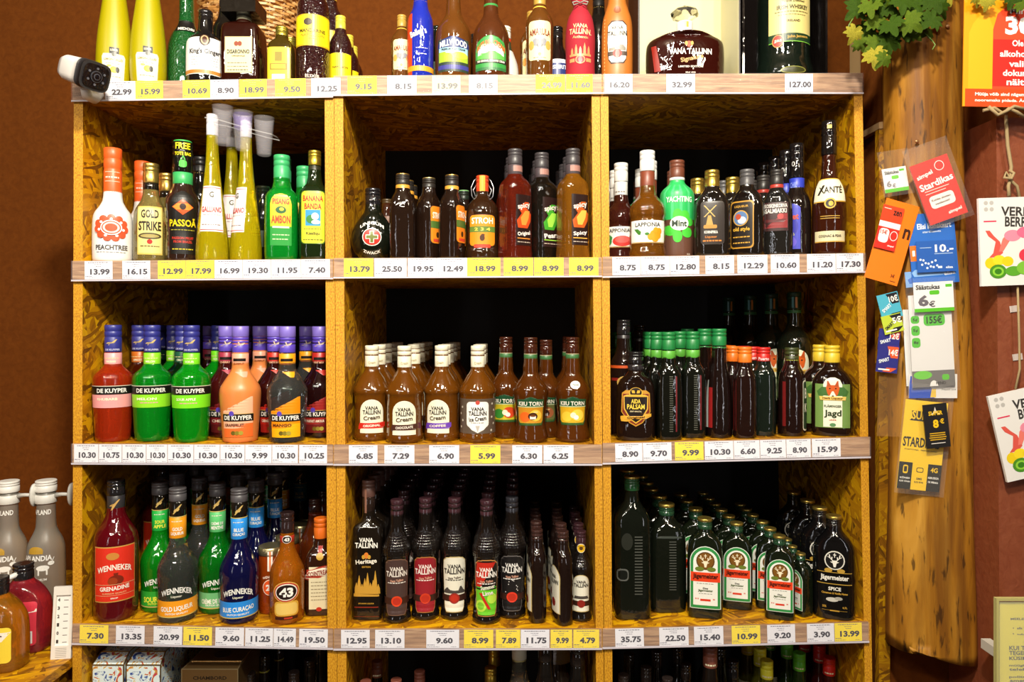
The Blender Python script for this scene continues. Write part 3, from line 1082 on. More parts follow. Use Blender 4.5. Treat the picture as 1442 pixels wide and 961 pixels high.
lap('lap_cloud', 't#a5641c', '', '#7e3f2a', '#f0971c', '#3f7a2a')
lap('lap_straw', 'g#34120d', '', '#e0deda', '#cf3a35', '#3a8a44')
stripes = [('p', [(54, -24 + i * 12, -20 + i * 12), (92, -24 + i * 12, -20 + i * 12), (104, -12 + i * 6, -10 + i * 6)], '#4cc47a') for i in range(5)]
leaves = []
for a in (-150, -100, -40, 20, 60, 100, 200):
    ca, sa = cos(radians(a)), sin(radians(a))
    leaves.append(('d', 15 * ca, 45 + 15 * sa, 6 + 3 * abs(ca), 4 + 5 * abs(sa), '#49c43c'))
K('mint', [(0, 21), (3, 23), (52, 23.5), (88, 25), (98, 22), (106, 12), (111, 10), (138, 10)], '#2db45c',
  [('cap', 116, 141, 10.6, '#6e3c2a'), ('neck_band', 112, 116, 10.8, '#e6e6e0')],
  [('r', -72, 72, 1, 54, '#5f3f31')] + stripes + [('t', 'YACHTING', 0, 82, 38, 8, '#e4f4e6')] + leaves +
  [('d', 0, 48, 13, 10, '#e8efe4'), ('t', 'Mint', 0, 48, 20, 9, '#2a3a2c'), ('t', '0,5L', 14, 5, 6, 2.5, '#d8ccc0')])
FK = [(0, 23), (3, 25), (68, 25), (82, 21), (92, 12), (98, 9.5), (116, 9)]
K('windmill', FK, 'g#1a1511', [('cap', 95, 121, 10, 'm#cfae50')],
  [('o', -16, 16, 16, 76, '#2a201a'), ('p', [(42, -9, 1), (56, -6, -2)], '#b8924a'), ('p', [(54, -12, -10), (70, 4, 6)], '#c8a458'), ('p', [(54, 2, 4), (70, -12, -10)], '#c8a458'),
   ('o', -12, 6, 38, 43, '#b8863a'), ('t', 'KORNIPIIKA', -2, 33, 18, 4, '#e8e4dc'), ('t', 'Liqueur', -2, 26, 16, 4, '#c87a30')] + dashes(-13, 12, 20, 2, '#c87a30', 5), n=2.6, dr=.62)
K('picflask', FK, 'g#16110e', [('cap', 95, 121, 9.8, '#4c4a4c')],
  [('o', -19, 15, 10, 76, '#b8862c'), ('o', -17.5, 13.5, 12, 74, '#1c130c'), ('d', -3, 52, 11, 11, '#c89a4a'), ('d', -3, 52, 9.5, 9.5, '#5a7aa8'), ('d', -1, 49, 6, 5, '#d8dce0'), ('d', -6, 54, 4, 4, '#b04a30'),
   ('t', 'old style', -2, 36, 24, 7, '#d8a83a'), ('t', 'LIQUEUR', -2, 68, 20, 3.5, '#c8983a')] + dashes(-14, 10, 25, 1.6, '#c8983a', 4) + dashes(-14, 10, 17, 1.6, '#c8983a', 6), n=2.6, dr=.62)
K('salmiak', [(z, r * .86) for z, r in FK], 'g#1c1a18', [('cap', 100, 121, 9, '#2c2826'), ('neck_band', 94, 100, 9.2, '#b03a30')],
  [('r', -16, 16, 34, 74, '#3a1e1e'), ('p', [(38, -15, 15), (50, 0, 15), (58, 8, 15)], '#8a2a2c'), ('p', [(46, -15, 10), (50, -15, 14)], '#5c2426'), ('t', 'KOSKENKORVA', 0, 69, 30, 5.5, '#dcd8d2'), ('t', 'SALMIAKKI', 0, 62, 28, 6.5, '#dcd8d2'),
   ('d', 6, 54, 4, 4, '#c04040')], n=2.6, dr=.66)
K('blueflask', [(0, 18), (3, 19.5), (70, 19.5), (84, 17), (94, 11), (102, 9.5), (160, 9)], 'g#1a1310',
  [('cap', 112, 162, 10, 'g#161314'), ('neck_band', 92, 112, 10.2, '#2f3fb8')],
  [('p', [(10, -14, 14), (60, -14, 14), (68, -14, 14), (72, -10, 10), (74, -4, 4)], '#4a4ec0'), ('d', 0, 20, 9, 8, '#6a5cd0'), ('d', 3, 42, 8, 12, '#3a3aa8'), ('t', 'Sweet', 0, 56, 23, 9, '#d2553c'),
   ('t', 'CHILI', 0, 30, 12, 4, '#d0cc48', 0, 10), ('d', 0, 132, 2.2, 3.5, '#c8c4c0'), ('d', 0, 132, 1.2, 2.3, '#161314'), ('t', 'CHIL', 0, 102, 10, 8, '#8a9ae8')])
K('pear', [(0, 21), (4, 22.6), (76, 22.6), (92, 20), (106, 12), (114, 9.5), (188, 9)], 'g#34150a',
  [('cap', 140, 188, 10.2, 'g#171312')],
  [('p', [(72, -25, 25), (106, -19, 19)], '#d8a83a'), ('p', [(73.5, -24.5, 24.5), (104.5, -19, 19)], '#efe8cc'), ('t', 'XANTÉ', 1, 90, 31, 12, '#221c14'), ('p', [(82, -17, -14), (96, -9, -6)], '#221c14'),
   ('d', 0, 70, 7.5, 7.5, '#d8ac40'), ('d', 0, 70, 5.6, 5.6, '#1c1610'), ('d', 1, 69.5, 3, 3.6, '#d8ac40'), ('r', -13, 13, 49, 50, '#b8923a'), ('r', -13, 13, 52, 53, '#b8923a'),
   ('r', -22, 22, 18, 32, '#d8cfa8'), ('r', -22, 22, 16.6, 18, '#c89a3a'), ('t', 'COGNAC & PEAR', 0, 25, 30, 3.6, '#4a4030'), ('r', -3, 3, 176, 181, '#e0c870')])

# --- third row


def dka(nm, g, lab, word, neck=None):
    K(nm, [(0, 20), (3, 22.5), (60, 25), (86, 26), (94, 23), (100, 16), (106, 11), (112, 10.5), (160, 10)], g,
      [('cap', 124, 162, 10.8, '#2f3284'), ('neck_label', 101, 123, 11, neck or lab)],
      [('r', -34, 34, 66, 77.5, '#17120f'), ('r', -34, 34, 48, 66, lab), ('r', -34, 34, 77.5, 78.3, '#e0d8c0'), ('t', 'DE KUYPER', 0, 71.6, 39, 6, '#f1efe6'),
       ('t', word, -6, 60, 26, 3.6, '#f4f0d0')] + dashes(-14, 10, 54, 1.4, '#e8a0a0', 3) + dashes(-20, 8, 115, 1, '#e8d8a0', 2)
      + [('t', 'DE KUYPER', 0, 127.5, 19, 2.6, '#c8c8e8'), ('p', [(134, -6, -4.5), (137, -2, 2), (142, 4, 6)], '#c9b070'), ('p', [(136, -9, -4), (138, -6, 4)], '#c9b070'),
         ('t', word.split(' ')[0], -2, 111, 12, 3, '#f4f0d0')])


dka('k_pink', 't#f0441a', '#f0a0a0', 'RHUBARB')
dka('k_amber', 't#6a2408', '#c86a1e', 'APRICOT')
dka('k_melon', 't#0fc22c', '#8fdc28', 'MELON')
dka('k_mint', 't#0a3a18', '#1d6a44', 'CREME DE MENTHE', '#1d5a40')
dka('k_apple', 't#10d024', '#7ce022', 'SOUR APPLE')


def dkb(nm, g, lab, lab2, word, neck):
    K(nm, [(0, 22), (3, 23.5), (40, 26), (66, 28), (76, 26.5), (88, 19), (98, 12.5), (106, 11), (160, 10.5)], g,
      [('cap', 124, 146, 11, '#5a44b8'), ('cap_top', 146, 161, 11.3, '#7d6ac4'), ('neck_label', 100, 123, 11.2, neck)],
      [('p', [(90, 6, 11), (94, 0, 12), (100, -10, 12)], neck),
       ('p', [(8, -21, 21), (38, -22, 21), (44, -22, 21), (64, 18, 21)], lab), ('p', [(8, -21, 21), (20, -21, 21), (27, 0, 21)], lab2),
       ('r', -22.5, 22, 30, 40, '#17120f'), ('r', -22.5, 22, 40, 40.8, '#caa860'), ('t', 'DE KUYPER', 0, 35, 38, 6.2, '#f4f0e6'), ('d', -8, 41, 3.4, 3.6, '#5a44b8'), ('t', word, -5, 25, 26, 4, '#5a2a1a' if lab[1] == 'f' else '#f0dcc8'),
       ('d', -6, 14, 3, 3, '#6a5a18'), ('d', -1, 14, 3, 3, '#8a7a28'), ('d', 4, 14, 3, 3, '#a89a3a'), ('r', -9, 9, 112, 116, '#1c1410'), ('t', word, -1, 108.5, 15, 2.8, '#e8b090' if lab[1] != 'f' else '#8a4a20'),
       ('p', [(132, -8, -4), (134.5, -4, 5), (138, 5, 8)], '#cdb89a'), ('p', [(134, 0, 1.5), (139, -2, 0)], '#cdb89a')])


dkb('b_cherry', 'g#3c0c0c', '#7c1c22', '#5a1418', 'CHERRY', '#a8344a')
dkb('b_grape', '#dc8040', '#f8b894', '#ee6e2e', 'GRAPEFRUIT', '#f0a488')
dkb('b_cassis', 'g#2a0808', '#c22a1c', '#a01f18', 'CREME DE CASSIS', '#c8301f')
dkb('b_mango', 'q#eef0ea', '#f0900f', '#f4b414', 'MANGO', '#f2a014')
dkb('b_parf', 'g#1c0608', '#9a2420', '#6a1818', 'PARFAIT AMOUR', '#b4281f')


def vtc(nm, rib, word, txt='Cream', grey=False):
    base = [('a', -17, 17, 12, 59, '#ebe5cc'), ('t', 'VANA', 0, 47, 18, 5.2, '#2a2420'), ('t', 'TALLINN', 0, 41, 25, 6, '#2a2420'), ('t', txt, 0, 33.5, 23, 6, '#4a3a2a', 0, 6),
            ('p', [(17, -20, -16), (18.5, -20, 16), (21, -20, 20), (26, -18, 20), (27, 0, 20)], rib), ('t', word, 0, 22.4, 24, 3.4, '#f4e8d8', 0, 3)]
    if grey:
        base = [('r', -44, 44, 13, 61, '#5a4c40')] + [('d', (-1) ** i * (21 + (i * 7) % 9), 17 + i * 4.6, 1.8, 1.6, '#c8c0b0') for i in range(9)] + \
               [('o', -16, 16, 22, 57, '#efece6'), ('p', [(14, 0, 0), (18, -8, 8), (24, -14, 14)], '#efece6'), ('d', 0, 56, 3, 3, '#c04a40'), ('t', 'VANA', 0, 47, 18, 5.2, '#2a2420'), ('t', 'TALLINN', 0, 41, 25, 6, '#2a2420'),
                ('t', 'Ice Cream', 0, 33.5, 24, 6, '#3a322a', 0, 6), ('p', [(15, 0, 0), (24, -3, 3)], '#b8b0a8')] + dashes(-9, 9, 27.5, 1, '#8a8278', 4)
    ribs = [('p', [(72, s - .5, s + .5), (98, s * .4 - .3, s * .4 + .3)], '#e8c890') for s in (-14, -9, -4, 1, 6, 11)]
    K(nm, [(0, 24), (4, 26), (9, 26), (13, 24.5), (64, 24.5), (68, 26.5), (73, 26), (90, 16.5), (98, 10.5), (104, 9.6), (130, 9.5)], 'g#5f3408',
      [('cap', 103, 134, 9.8, '#e6e0c8')], base + [('t', 'Cream', 0, 110, 10, 4, '#c0b490', 0, 6)])


vtc('c_red', '#c8271c', 'ORIGINAL')
vtc('c_brown', '#4a2a20', 'CHOCOLATE')
vtc('c_purple', '#6a3fb0', 'COFFEE')
vtc('c_grey', '', '', grey=True)


def kiiu(nm, pic, dot=False, cup=False, s=1.0):
    dd = [('p', [(24, -17, 17), (30, -20, 20), (60, -21, 21), (62, -8, 8), (64, 0, 0)], '#1c4a2c'), ('p', [(26, -15, 15), (31, -18.5, 18.5), (50, -19, 19)], pic[0]), ('d', -8, 36, 8, 7, pic[1]), ('d', 7, 38, 9, 8, pic[2]),
          ('t', 'KIIU TORN', 0, 54.5, 35, 6, '#f0ead8'), ('r', -20, 20, 49.5, 50.6, '#c8d8a8'), ('p', [(25, -14, 14), (27.5, -18, 18)], '#3a5a20')]
    if cup:
        dd += [('d', 3, 37, 6.5, 5, '#3a1c10'), ('r', -1, 7, 33, 38, '#efe8dc'), ('d', 3, 38, 4, 1.6, '#6a3a1a'), ('r', 4, 10, 42, 43.5, '#f0d890')]
    else:
        dd += [('d', 1, 38, 4, 4, '#f2e6c8'), ('d', 5, 35, 3.4, 3.2, '#fbf6ea')]
    if dot:
        dd += [('d', 4, 80, 7, 5.4, '#e8e6da'), ('t', 'Ta-Ju', 4, 80, 9, 3, '#4a5a4a')]
    K(nm, [(0, 23), (4, 25), (9, 24.5), (22, 21), (32, 20.5), (48, 22), (66, 25.5), (76, 24), (88, 15), (95, 10.5), (104, 11), (113, 9.5), (143, 9)], 'g#4a2407',
      [('cap', 124, 146, 9.6, 'g#3a1a10'), ('neck_band', 122, 123, 9.5, '#d8d8b0'), ('neck_label', 115, 122, 9.6, '#3a6a3c')], dd)


kiiu('kiiu_green', ('#c8b428', '#3a8a34', '#d84a24'))
kiiu('kiiu_cup', ('#c88a20', '#e0641c', '#e8c040'), cup=True)
kiiu('kiiu_egg', ('#d8a820', '#e6c23a', '#f0d24a'), dot=True)
kiiu('kiiu_choc', ('#6a6a3a', '#e8e0d0', '#a8603a'), cup=True)
K('shield', [(0, 25), (3, 27), (72, 27), (84, 21), (92, 12), (97, 10), (122, 9.5)], 'g#1a0e0a',
  [('cap', 106, 123, 10.6, 'g#1b191a'), ('neck_band', 97, 105, 11, 'g#2a2628')],
  [('p', [(20, 0, 0), (25, -9, 9), (40, -20, 20), (66, -19, 19), (70, -14, 14)], '#c08a2c'), ('p', [(22, 0, 0), (26, -8, 8), (40, -18.5, 18.5), (65, -17.5, 17.5)], '#7a2a1a'), ('d', 0, 66, 9.5, 8, '#d8a838'), ('d', 0, 67, 8, 6.5, '#1a100a'),
   ('p', [(66, -5, -1), (70, -6, -2)], '#d8a838'), ('p', [(66, 1, 5), (70, 2, 6)], '#d8a838'), ('p', [(24, 0, 0), (30, -8, 8), (44, -16.5, 16.5), (62, -17, 17), (64, -12, 12)], '#d8a838'), ('p', [(26, 0, 0), (31, -7, 7), (45, -15, 15), (61, -15.5, 15.5)], '#1c110b'),
   ('t', 'AIDA', 0, 55, 13, 6, '#e8c84a'), ('t', 'PALSAM', 0, 47.5, 24, 7, '#e8c84a'), ('t', 'KRIIT KRYSTAL', 0, 41, 16, 2, '#d8c8a0'), ('p', [(27, -20, -12), (31, -21, 14), (34, -21, 21), (38, 6, 21)], '#d8a030'), ('t', 'Originaal', 0, 32.5, 24, 3.4, '#4a2a0c', 0, 4)], n=2.5, dr=.62)
K('tallorange', [(0, 20), (3, 21.5), (95, 21.5), (110, 18), (122, 10), (166, 9)], 'g#1a0e0c', [('cap', 146, 168, 10, 'g#1e1c1d'), ('neck_band', 124, 146, 9.6, '#2a2628')],
  [('r', -26, 26, 98, 102, '#c8501c'), ('r', -20, 20, 80, 84, '#8a2018'), ('d', 2, 78, 12, 9, '#c8a050'), ('d', 2, 78, 9, 7, '#1a120c')])


def ladder(s, z0, z1, w_, col, st=3.0):
    out, z = [], z0
    while z < z1:
        out.append(('r', s - w_ / 2, s + w_ / 2, z, z + st * .36, col))
        z += st
    return out


K('rib_green', [(0, 16), (3, 17.5), (86, 17.5), (97, 14), (105, 9.5), (148, 9)], 'g#0e0f0b',
  [('cap', 124, 149, 9.8, '#1f7a3c'), ('neck_band', 112, 123, 9.8, '#5aa83a'), ('neck_ring', 109.5, 111.5, 9.8, '#e0e0c8')],
  ladder(0, 12, 88, 5, '#55564c') + [('r', 6, 8, 12, 88, '#6a1418')], n=3.6)
K('tall_green', [(0, 17), (3, 18), (60, 17.5), (86, 14), (102, 10.5), (152, 9)], 'g#160c0a',
  [('cap', 128, 152, 10, '#1d7a3e'), ('neck_band', 114, 127, 9.8, '#3a9a50'), ('neck_ring', 112, 114, 9.8, '#e4e6d8')],
  [('r', -17, -10, 14, 70, '#8a1a1a'), ('r', -24, -18, 14, 80, '#c8d0cc')])
K('orangecap', [(0, 15), (3, 16), (82, 16), (92, 12), (100, 9), (122, 8.6)], 'g#1c0d0a', [('cap', 104, 126, 9.6, '#ea7420')], [('r', -15, -12, 10, 80, '#7a1c1a'), ('r', -25, -18, 10, 78, '#c8ccc4')], n=2.6)
K('redcap', [(0, 16), (3, 17), (80, 17), (92, 14), (98, 9.5), (120, 9)], 'g#121a14', [('cap', 104, 124, 9.6, '#c8241f')], [('t', 'Puerto', 0, 108, 15, 4.5, '#f0d8d8'), ('o', 20, 30, 20, 76, '#2a5a34')], n=2.6)
K('sideflask', [(0, 18), (3, 19), (76, 19), (90, 15), (98, 10), (120, 9)], 'g#1a0c0a', [('cap', 99, 123, 9.6, '#39401f')],
  [('r', -9, 9, 100, 106, '#a8b04a'), ('r', -14, -9, 14, 76, '#6a1414'), ('o', 15, 28, 8, 78, '#d8d4c0'), ('o', 16, 27, 10, 76, '#2a3a28'), ('t', 'B', 21, 60, 6, 14, '#d8d4c0'), ('t', 'K', 21, 40, 6, 12, '#d8d4c0')])


def fox(cx, cz, k):
    return [('p', [(cz - 14 * k, cx - 2 * k, cx + 2 * k), (cz - 8 * k, cx - 7 * k, cx + 7 * k), (cz, cx - 9 * k, cx + 9 * k), (cz + 5 * k, cx - 8 * k, cx + 8 * k)], '#c8581c'),
            ('p', [(cz + 3 * k, cx - 8 * k, cx - 2 * k), (cz + 11 * k, cx - 7.5 * k, cx - 6 * k)], '#b04a18'), ('p', [(cz + 3 * k, cx + 2 * k, cx + 8 * k), (cz + 11 * k, cx + 6 * k, cx + 7.5 * k)], '#b04a18'),
            ('p', [(cz - 12 * k, cx - 5 * k, cx + 5 * k), (cz - 4 * k, cx - 1 * k, cx + 1 * k)], '#f0e4d0'), ('d', cx, cz - 11 * k, 1.4 * k, 1.2 * k, '#1c1008'), ('d', cx - 4 * k, cz, 1.1 * k, .9 * k, '#1c1008'), ('d', cx + 4 * k, cz, 1.1 * k, .9 * k, '#1c1008')]


K('foxflask', [(0, 25), (3, 27), (72, 27), (84, 22), (94, 12), (99, 10), (122, 9.6)], 'g#1c0f0a', [('cap', 101, 125, 10.4, '#d8b830')],
  [('r', -22, 22, 12, 72, '#6f8f48'), ('p', [(13, -12, 12), (60, -12, 12), (72, -12, 12), (78, -9, 9), (81, -3, 3)], '#e9e6cf'), ('p', [(56, -18, 18), (62, -20, 20), (68, -14, 14)], '#3f6a2c')] + fox(0, 66, .95)
  + [('p', [(50, -16, 16), (55, -17, 17)], '#e6c060'), ('t', 'Herb Liqueur', 0, 52.4, 26, 3.4, '#5a2a14'), ('t', 'FLÄMINGER', 0, 42, 22, 4, '#3a4a2c'), ('t', 'Jagd', 0, 31, 22, 11, '#2a3a1c'), ('t', 'LIKÖR', 0, 23, 9, 2, '#c03a2c'),
     ('d', 0, 16, 4, 2.6, '#5a8a5a')], n=2.5, dr=.6)
K('foxtall', [(0, 25), (3, 26), (120, 26), (138, 21), (150, 11), (160, 10), (203, 9.6)], 'g#0f130c', [('cap', 178, 204, 10.4, '#14402e'), ('neck_band', 172, 177, 10.2, '#3a7a4a')],
  [('a', -19, 19, 38, 118, '#dfe0c6'), ('r', -19, -9, 40, 100, '#86a05c')] + fox(2, 102, 1.2) + [('p', [(82, -20, 20), (88, -21, 21)], '#e0b450'), ('t', 'Herb Liqueur', 0, 85, 28, 4, '#5a2a14'), ('t', 'FLÄMINGER', 0, 73, 24, 4, '#3a4a2c'),
   ('t', 'Jagd', 0, 61, 24, 12, '#2a3a1c'), ('t', 'LIKÖR', 0, 51, 10, 3, '#c03a2c'), ('d', 0, 44, 6, 3, '#4a8a5a'), ('r', -5, -2, 180, 196, '#3a8a8a'), ('r', 0, 3, 180, 196, '#c8883a')])

# --- fourth row
K('grenad', [(0, 26), (4, 28), (98, 29), (116, 27), (134, 16), (146, 11), (188, 10)], 'g#52060f',
  [('cap', 170, 191, 11.4, 'g#1c1a1c'), ('neck_sleeve', 147, 170, 11.2, '#302e31')],
  [('r', -28, 28, 28, 104, '#c8984a'), ('r', -27, 27, 29.5, 102.5, '#d8301e'), ('d', -2, 91, 8, 5, '#c8843a'), ('t', 'WENNEKER', 0, 76, 44, 8, '#f4eadc', -5), ('d', 2, 58, 9.5, 7, '#7a2410'), ('d', -2, 57, 6, 5, '#9a3a18'), ('p', [(64, 0, 4), (68, -1, 5)], '#7a2410'),
   ('r', -27, 27, 52, 52.6, '#e8b080'), ('t', 'GRENADINE', 0, 47, 37, 6, '#f6efe4', 0, 2), ('t', 'SUPERIOR QUALITY', 0, 40, 30, 2.4, '#e8b080'), ('r', -27, 27, 37, 37.5, '#e8b080'), ('t', 'SIROP', 0, 33.5, 9, 2, '#f4eadc')]
  + [('p', [(150, -6, -4), (158, -3, 1), (165, 4, 6)], '#c8a05a'), ('p', [(156, -8, -4), (159, -4, 2)], '#c8a05a')])


def wen(nm, g, lab, word, word2, neck=None, tc='#f4f4ea', neckt=None):
    K(nm, [(0, 24), (4, 25.5), (24, 25), (44, 25.5), (66, 27), (78, 25), (90, 18), (102, 12), (112, 10.5), (180, 10)], g,
      [('cap', 164, 182, 11.4, '#4c494c'), ('neck_sleeve', 143, 164, 10.9, 'g#16130f'), ('neck_label', 113, 142, 11.1, neck or lab), ('neck_ring', 142, 143.2, 11.3, '#c8b060')],
      [('p', [(10, -37, 37), (20, -37, 37), (31, -37, 37)], lab), ('r', -37, 37, 8.5, 10, '#c8b060'), ('t', word, 0, 20, 44, 8, tc, 0, 2), ('t', 'DUTCH QUALITY', 0, 13.5, 30, 3, tc), ('t', 'WENNEKER', 0, 46, 42, 8, '#f2f2ea', -6), ('t', 'Liqueur', 0, 37, 14, 4, '#e0e0c8'),
       ('t', word2[0], 0, 126, 13 if len(word2[0]) < 6 else 17, 5, neckt or tc), ('t', word2[1], 0, 119.5, 17, 5, neckt or tc), ('p', [(147, -6, -4.5), (153, -3, 1), (160, 4, 6)], '#c8a860'), ('p', [(151, -5, 1), (154, -3, 3)], '#c8a860')] + dashes(-8, 8, 136, 1.2, '#e8e8d0', 4))


wen('w_apple', 't#0fbe24', '#2fa032', 'SOUR APPLE', ('SOUR', 'APPLE'), '#22b044', '#eef04a')
wen('w_gold', 'q#e8efe4', '#ee9a1c', 'GOLD LIQUEUR', ('GOLD', 'LIQUEUR'), '#ef9a1a')
wen('w_menthe', 't#0aa024', '#6fb87a', 'CRÈME DE MENTHE', ('CRÈME DE', 'MENTHE'), '#5cc070')
wen('w_blue', 'g#080a34', '#2a8ae0', 'BLUE CURAÇAO', ('BLUE', 'CURAÇAO'), '#2a90e6')
wen('w_amber', 'g#1c140a', '#c8861e', 'APRICOT', ('APRICOT', 'BRANDY'), '#c8861e')
wen('w_dark', 'g#0c1a0c', '#1f8a34', 'MELON', ('GREEN', 'MELON'), '#1f8a34')
K('jar24', [(0, 16), (3, 17.5), (74, 17.5), (82, 16.5), (92, 16)], 't#ee6010', [('lid', 83, 94, 17.4, 'm#c8b888')],
  [('d', 0, 39, 11, 11.5, '#f2e0d0'), ('d', 0, 39, 10, 10.5, '#e8581c'), ('t', '24', 0, 39, 12, 9, '#f6ece0'), ('t', 'WENNEKER', 0, 54, 22, 3.6, '#f2d8c8', -2), ('p', [(62, -4, 3), (90, -4, 3)], '#ece6dc'), ('r', -1.5, .5, 62, 90, '#e0702a')], obj='jar')
K('vanilla', [(0, 22), (3, 23.5), (62, 24), (72, 23), (84, 17), (98, 11), (106, 9.5), (149, 9)], 't#f08418',
  [('cap', 122, 150, 9.8, 'g#2a1c1c'), ('neck_band', 109, 118, 9.8, '#b03020')],
  [('d', 0, 113.5, 6.5, 5.5, '#f0ece4'), ('d', 0, 113.5, 5.8, 4.8, '#2a1614'), ('t', '43', 0, 113.5, 7, 5, '#f6f2ea'), ('o', -17, 17, 12, 32, '#d8a43a'), ('o', -15, 15, 14, 30, '#e8c468'),
   ('d', 0, 45, 18.5, 14.5, '#d8a850'), ('d', 0, 45, 17, 13.3, '#b8382a'), ('d', 0, 45, 15, 11.5, '#efe8da'), ('d', 0, 45, 13.5, 10.2, '#241210'), ('t', '43', 0, 45, 18, 13, '#f6f2ea'), ('r', -16, 16, 7, 11, '#3a140c'), ('r', -3, 8, 8, 10, '#c03a24')])
K('brandyback', [(0, 24), (3, 26), (84, 26), (100, 18), (118, 10), (148, 9)], 't#8a3a12', [('cap', 132, 152, 9.6, 'g#2a1512'), ('neck_band', 122, 130, 9.8, '#7a2418')], [])
K('squareorange', [(0, 20), (3, 21), (78, 21), (88, 17), (96, 10), (130, 9)], 'g#2c140a', [('cap', 106, 135, 10, '#dc6a1c'), ('neck_band', 99, 106, 9.8, '#c8a040')],
  [('r', -2, 4, 80, 100, '#a8281c'), ('d', 1, 84, 5, 5, '#c8a040'), ('r', -14, 14, 10, 70, '#e2d8b4'), ('p', [(52, -20, -14), (58, -20, 20), (66, -20, 20), (72, 10, 20)], '#a8301f'), ('p', [(54, -20, -14), (58, -19, 16), (65, -14, 20), (70, 12, 20)], '#efe6d0'),
   ('t', 'COINTREAU', 0, 61.5, 32, 7, '#8a2418', 0, 8), ('d', 0, 10, 4, 3, '#c03020')] + sum([dashes(-11, 11, z, 1, '#8a7a5a', z) for z in (48, 43, 38, 33, 28, 23)], []), n=5, dr=.95)
sp = []
for x, hgt in ((-14, 16), (-10, 26), (-6, 14), (-2, 22), (2, 30), (6, 16), (10, 20), (13, 33), (17, 14)):
    sp.append(('p', [(38, x - 2.6, x + 2.6), (38 + hgt * .55, x - 2.2, x + 2.2), (38 + hgt, x - .2, x + .2)], '#c89636'))
K('skyline', [(0, 20), (3, 21.3), (126, 21.6), (133, 19), (140, 10), (150, 9), (194, 8.5)], 'g#17110c',
  [('cap', 172, 196, 9.6, '#5a3d36'), ('neck_sleeve', 152, 172, 9.3, 'g#261a16')],
  [('r', -4, -1, 150, 184, '#8a6050'), ('t', 'VANA', 0, 114, 20, 6.5, '#f2eee4'), ('t', 'TALLINN', 0, 106.5, 32, 7.5, '#f2eee4'), ('d', 0, 92, 3.4, 4.5, '#d87a2c'), ('d', -4, 90, 2.4, 3, '#c89636'), ('d', 4, 90, 2.4, 3, '#c89636'),
   ('t', 'Heritage', 0, 83, 30, 8, '#efe8d8', 0, 5), ('t', 'EDITION', 0, 76, 12, 2.4, '#c89636')] + sp + [('r', -18, 18, 34, 38, '#c89636'), ('t', 'ESTONIAN LIQUEUR', 0, 24, 22, 2.2, '#c89636'), ('r', -17, 17, 18, 19.5, '#8a2a1a'), ('r', -20, 20, 5, 6, '#6a2a14')], n=6, dr=.8)


def vt(nm, lab, edge, tc, seal='#c8402a', extra=(), capc='g#3a2228', scr='#d8a088'):
    d = [('p', [(12, -12, 12), (18, -15, 15), (34, -16.5, 16.5), (74, -18.5, 18.5), (84, -17.5, 17.5), (88, -13, 13), (90, -6, 6)], edge),
         ('p', [(13.2, -11.5, 11.5), (18, -14, 14), (34, -15.6, 15.6), (74, -17.6, 17.6), (83, -16.6, 16.6), (87, -12, 12), (88.6, -6, 6)], lab)] + list(extra) + \
        [('t', 'VANA', 0, 76, 19, 6, tc), ('t', 'TALLINN', 0, 69, 31, 7.5, tc), ('t', 'Vana Tallinn', 0, 60, 18, 3.4, scr, 0, 4)] + dashes(-13, 13, 56, 1.3, tc, 3) + \
        ([('r', -21, 21, 27, 36, '#3a2018'), ('d', 0, 31.5, 7.4, 7.2, seal), ('d', 0, 31.5, 5.2, 5, '#b8301f')] if seal else [])
    K(nm, [(0, 17), (3, 19.8), (7, 20), (10, 18.8), (15, 19), (17, 17.8), (24, 18), (27, 17), (88, 17.6), (96, 19.8), (103, 19.8), (110, 16.4), (120, 12), (128, 9.6), (166, 8.8)], 'g#15100e',
      [('cap', 137, 169, 9.2, capc), ('neck_band', 128, 136, 9.4, 'g#4a3428')], stud=(92, 124, 34, .75), L=d + [('r', -9, 9, 130, 131, '#c8a060'), ('r', -9, 9, 133, 133.8, '#c8a060')])


vt('v_brown', '#4a3632', '#7a5a48', '#e8ded4', '#d8401c')
vt('v_red', '#96202a', '#b0743a', '#f2e4dc', '#c83a20')
vt('v_cream', '#e6e2d0', '#c8b27a', '#2a221e', '#9a2a20', [('p', [(38, -17, 17), (42, -15, 15), (46, -11, -8)], '#4a4440'), ('p', [(38, 4, 16), (48, 8, 10)], '#4a4440')], scr='#5a4a40')
vt('v_lime', '#181410', '#c88a4a', '#f4eee6', None, [('p', [(14, -12, 12), (26, -15, 15), (48, -16, 16)], '#6ac22a'), ('d', -8, 26, 8, 8, '#b8e04a'), ('d', 8, 36, 7, 7, '#b8e04a'), ('d', -8, 26, 5, 5, '#7ac030'), ('p', [(52, -16, -8), (66, -17, 0), (86, -14, 14)], '#c22a1c'),
                                                 ('p', [(50, -15, 15), (52, -15, 15)], '#48a830'), ('p', [(22, 2, 6), (44, -10, -6)], '#c22a1c'), ('t', 'Summer', 2, 52, 20, 6, '#f0e8d8', 0, 8), ('t', 'Lime', 2, 44, 14, 6, '#f0e8d8', 0, 8)])
vt('v_black', '#1b1818', '#6a6462', '#f0ece6', '#d83a24', [('d', 6 * sin(i * 2.3) * 1.8, 42 + 14 * cos(i * 1.7), .7, .7, '#d8d4d0') for i in range(16)] + [('r', -20, 20, 28, 35, '#c83022')], capc='g#2a2a30')
sm_ = [(z * .73, r * .72) for z, r in [(0, 18), (3, 21), (7, 21.5), (10, 20), (17, 18.8), (27, 17.6), (88, 18.5), (96, 21), (103, 21), (110, 17), (120, 12), (128, 9.6), (166, 8.8)]]
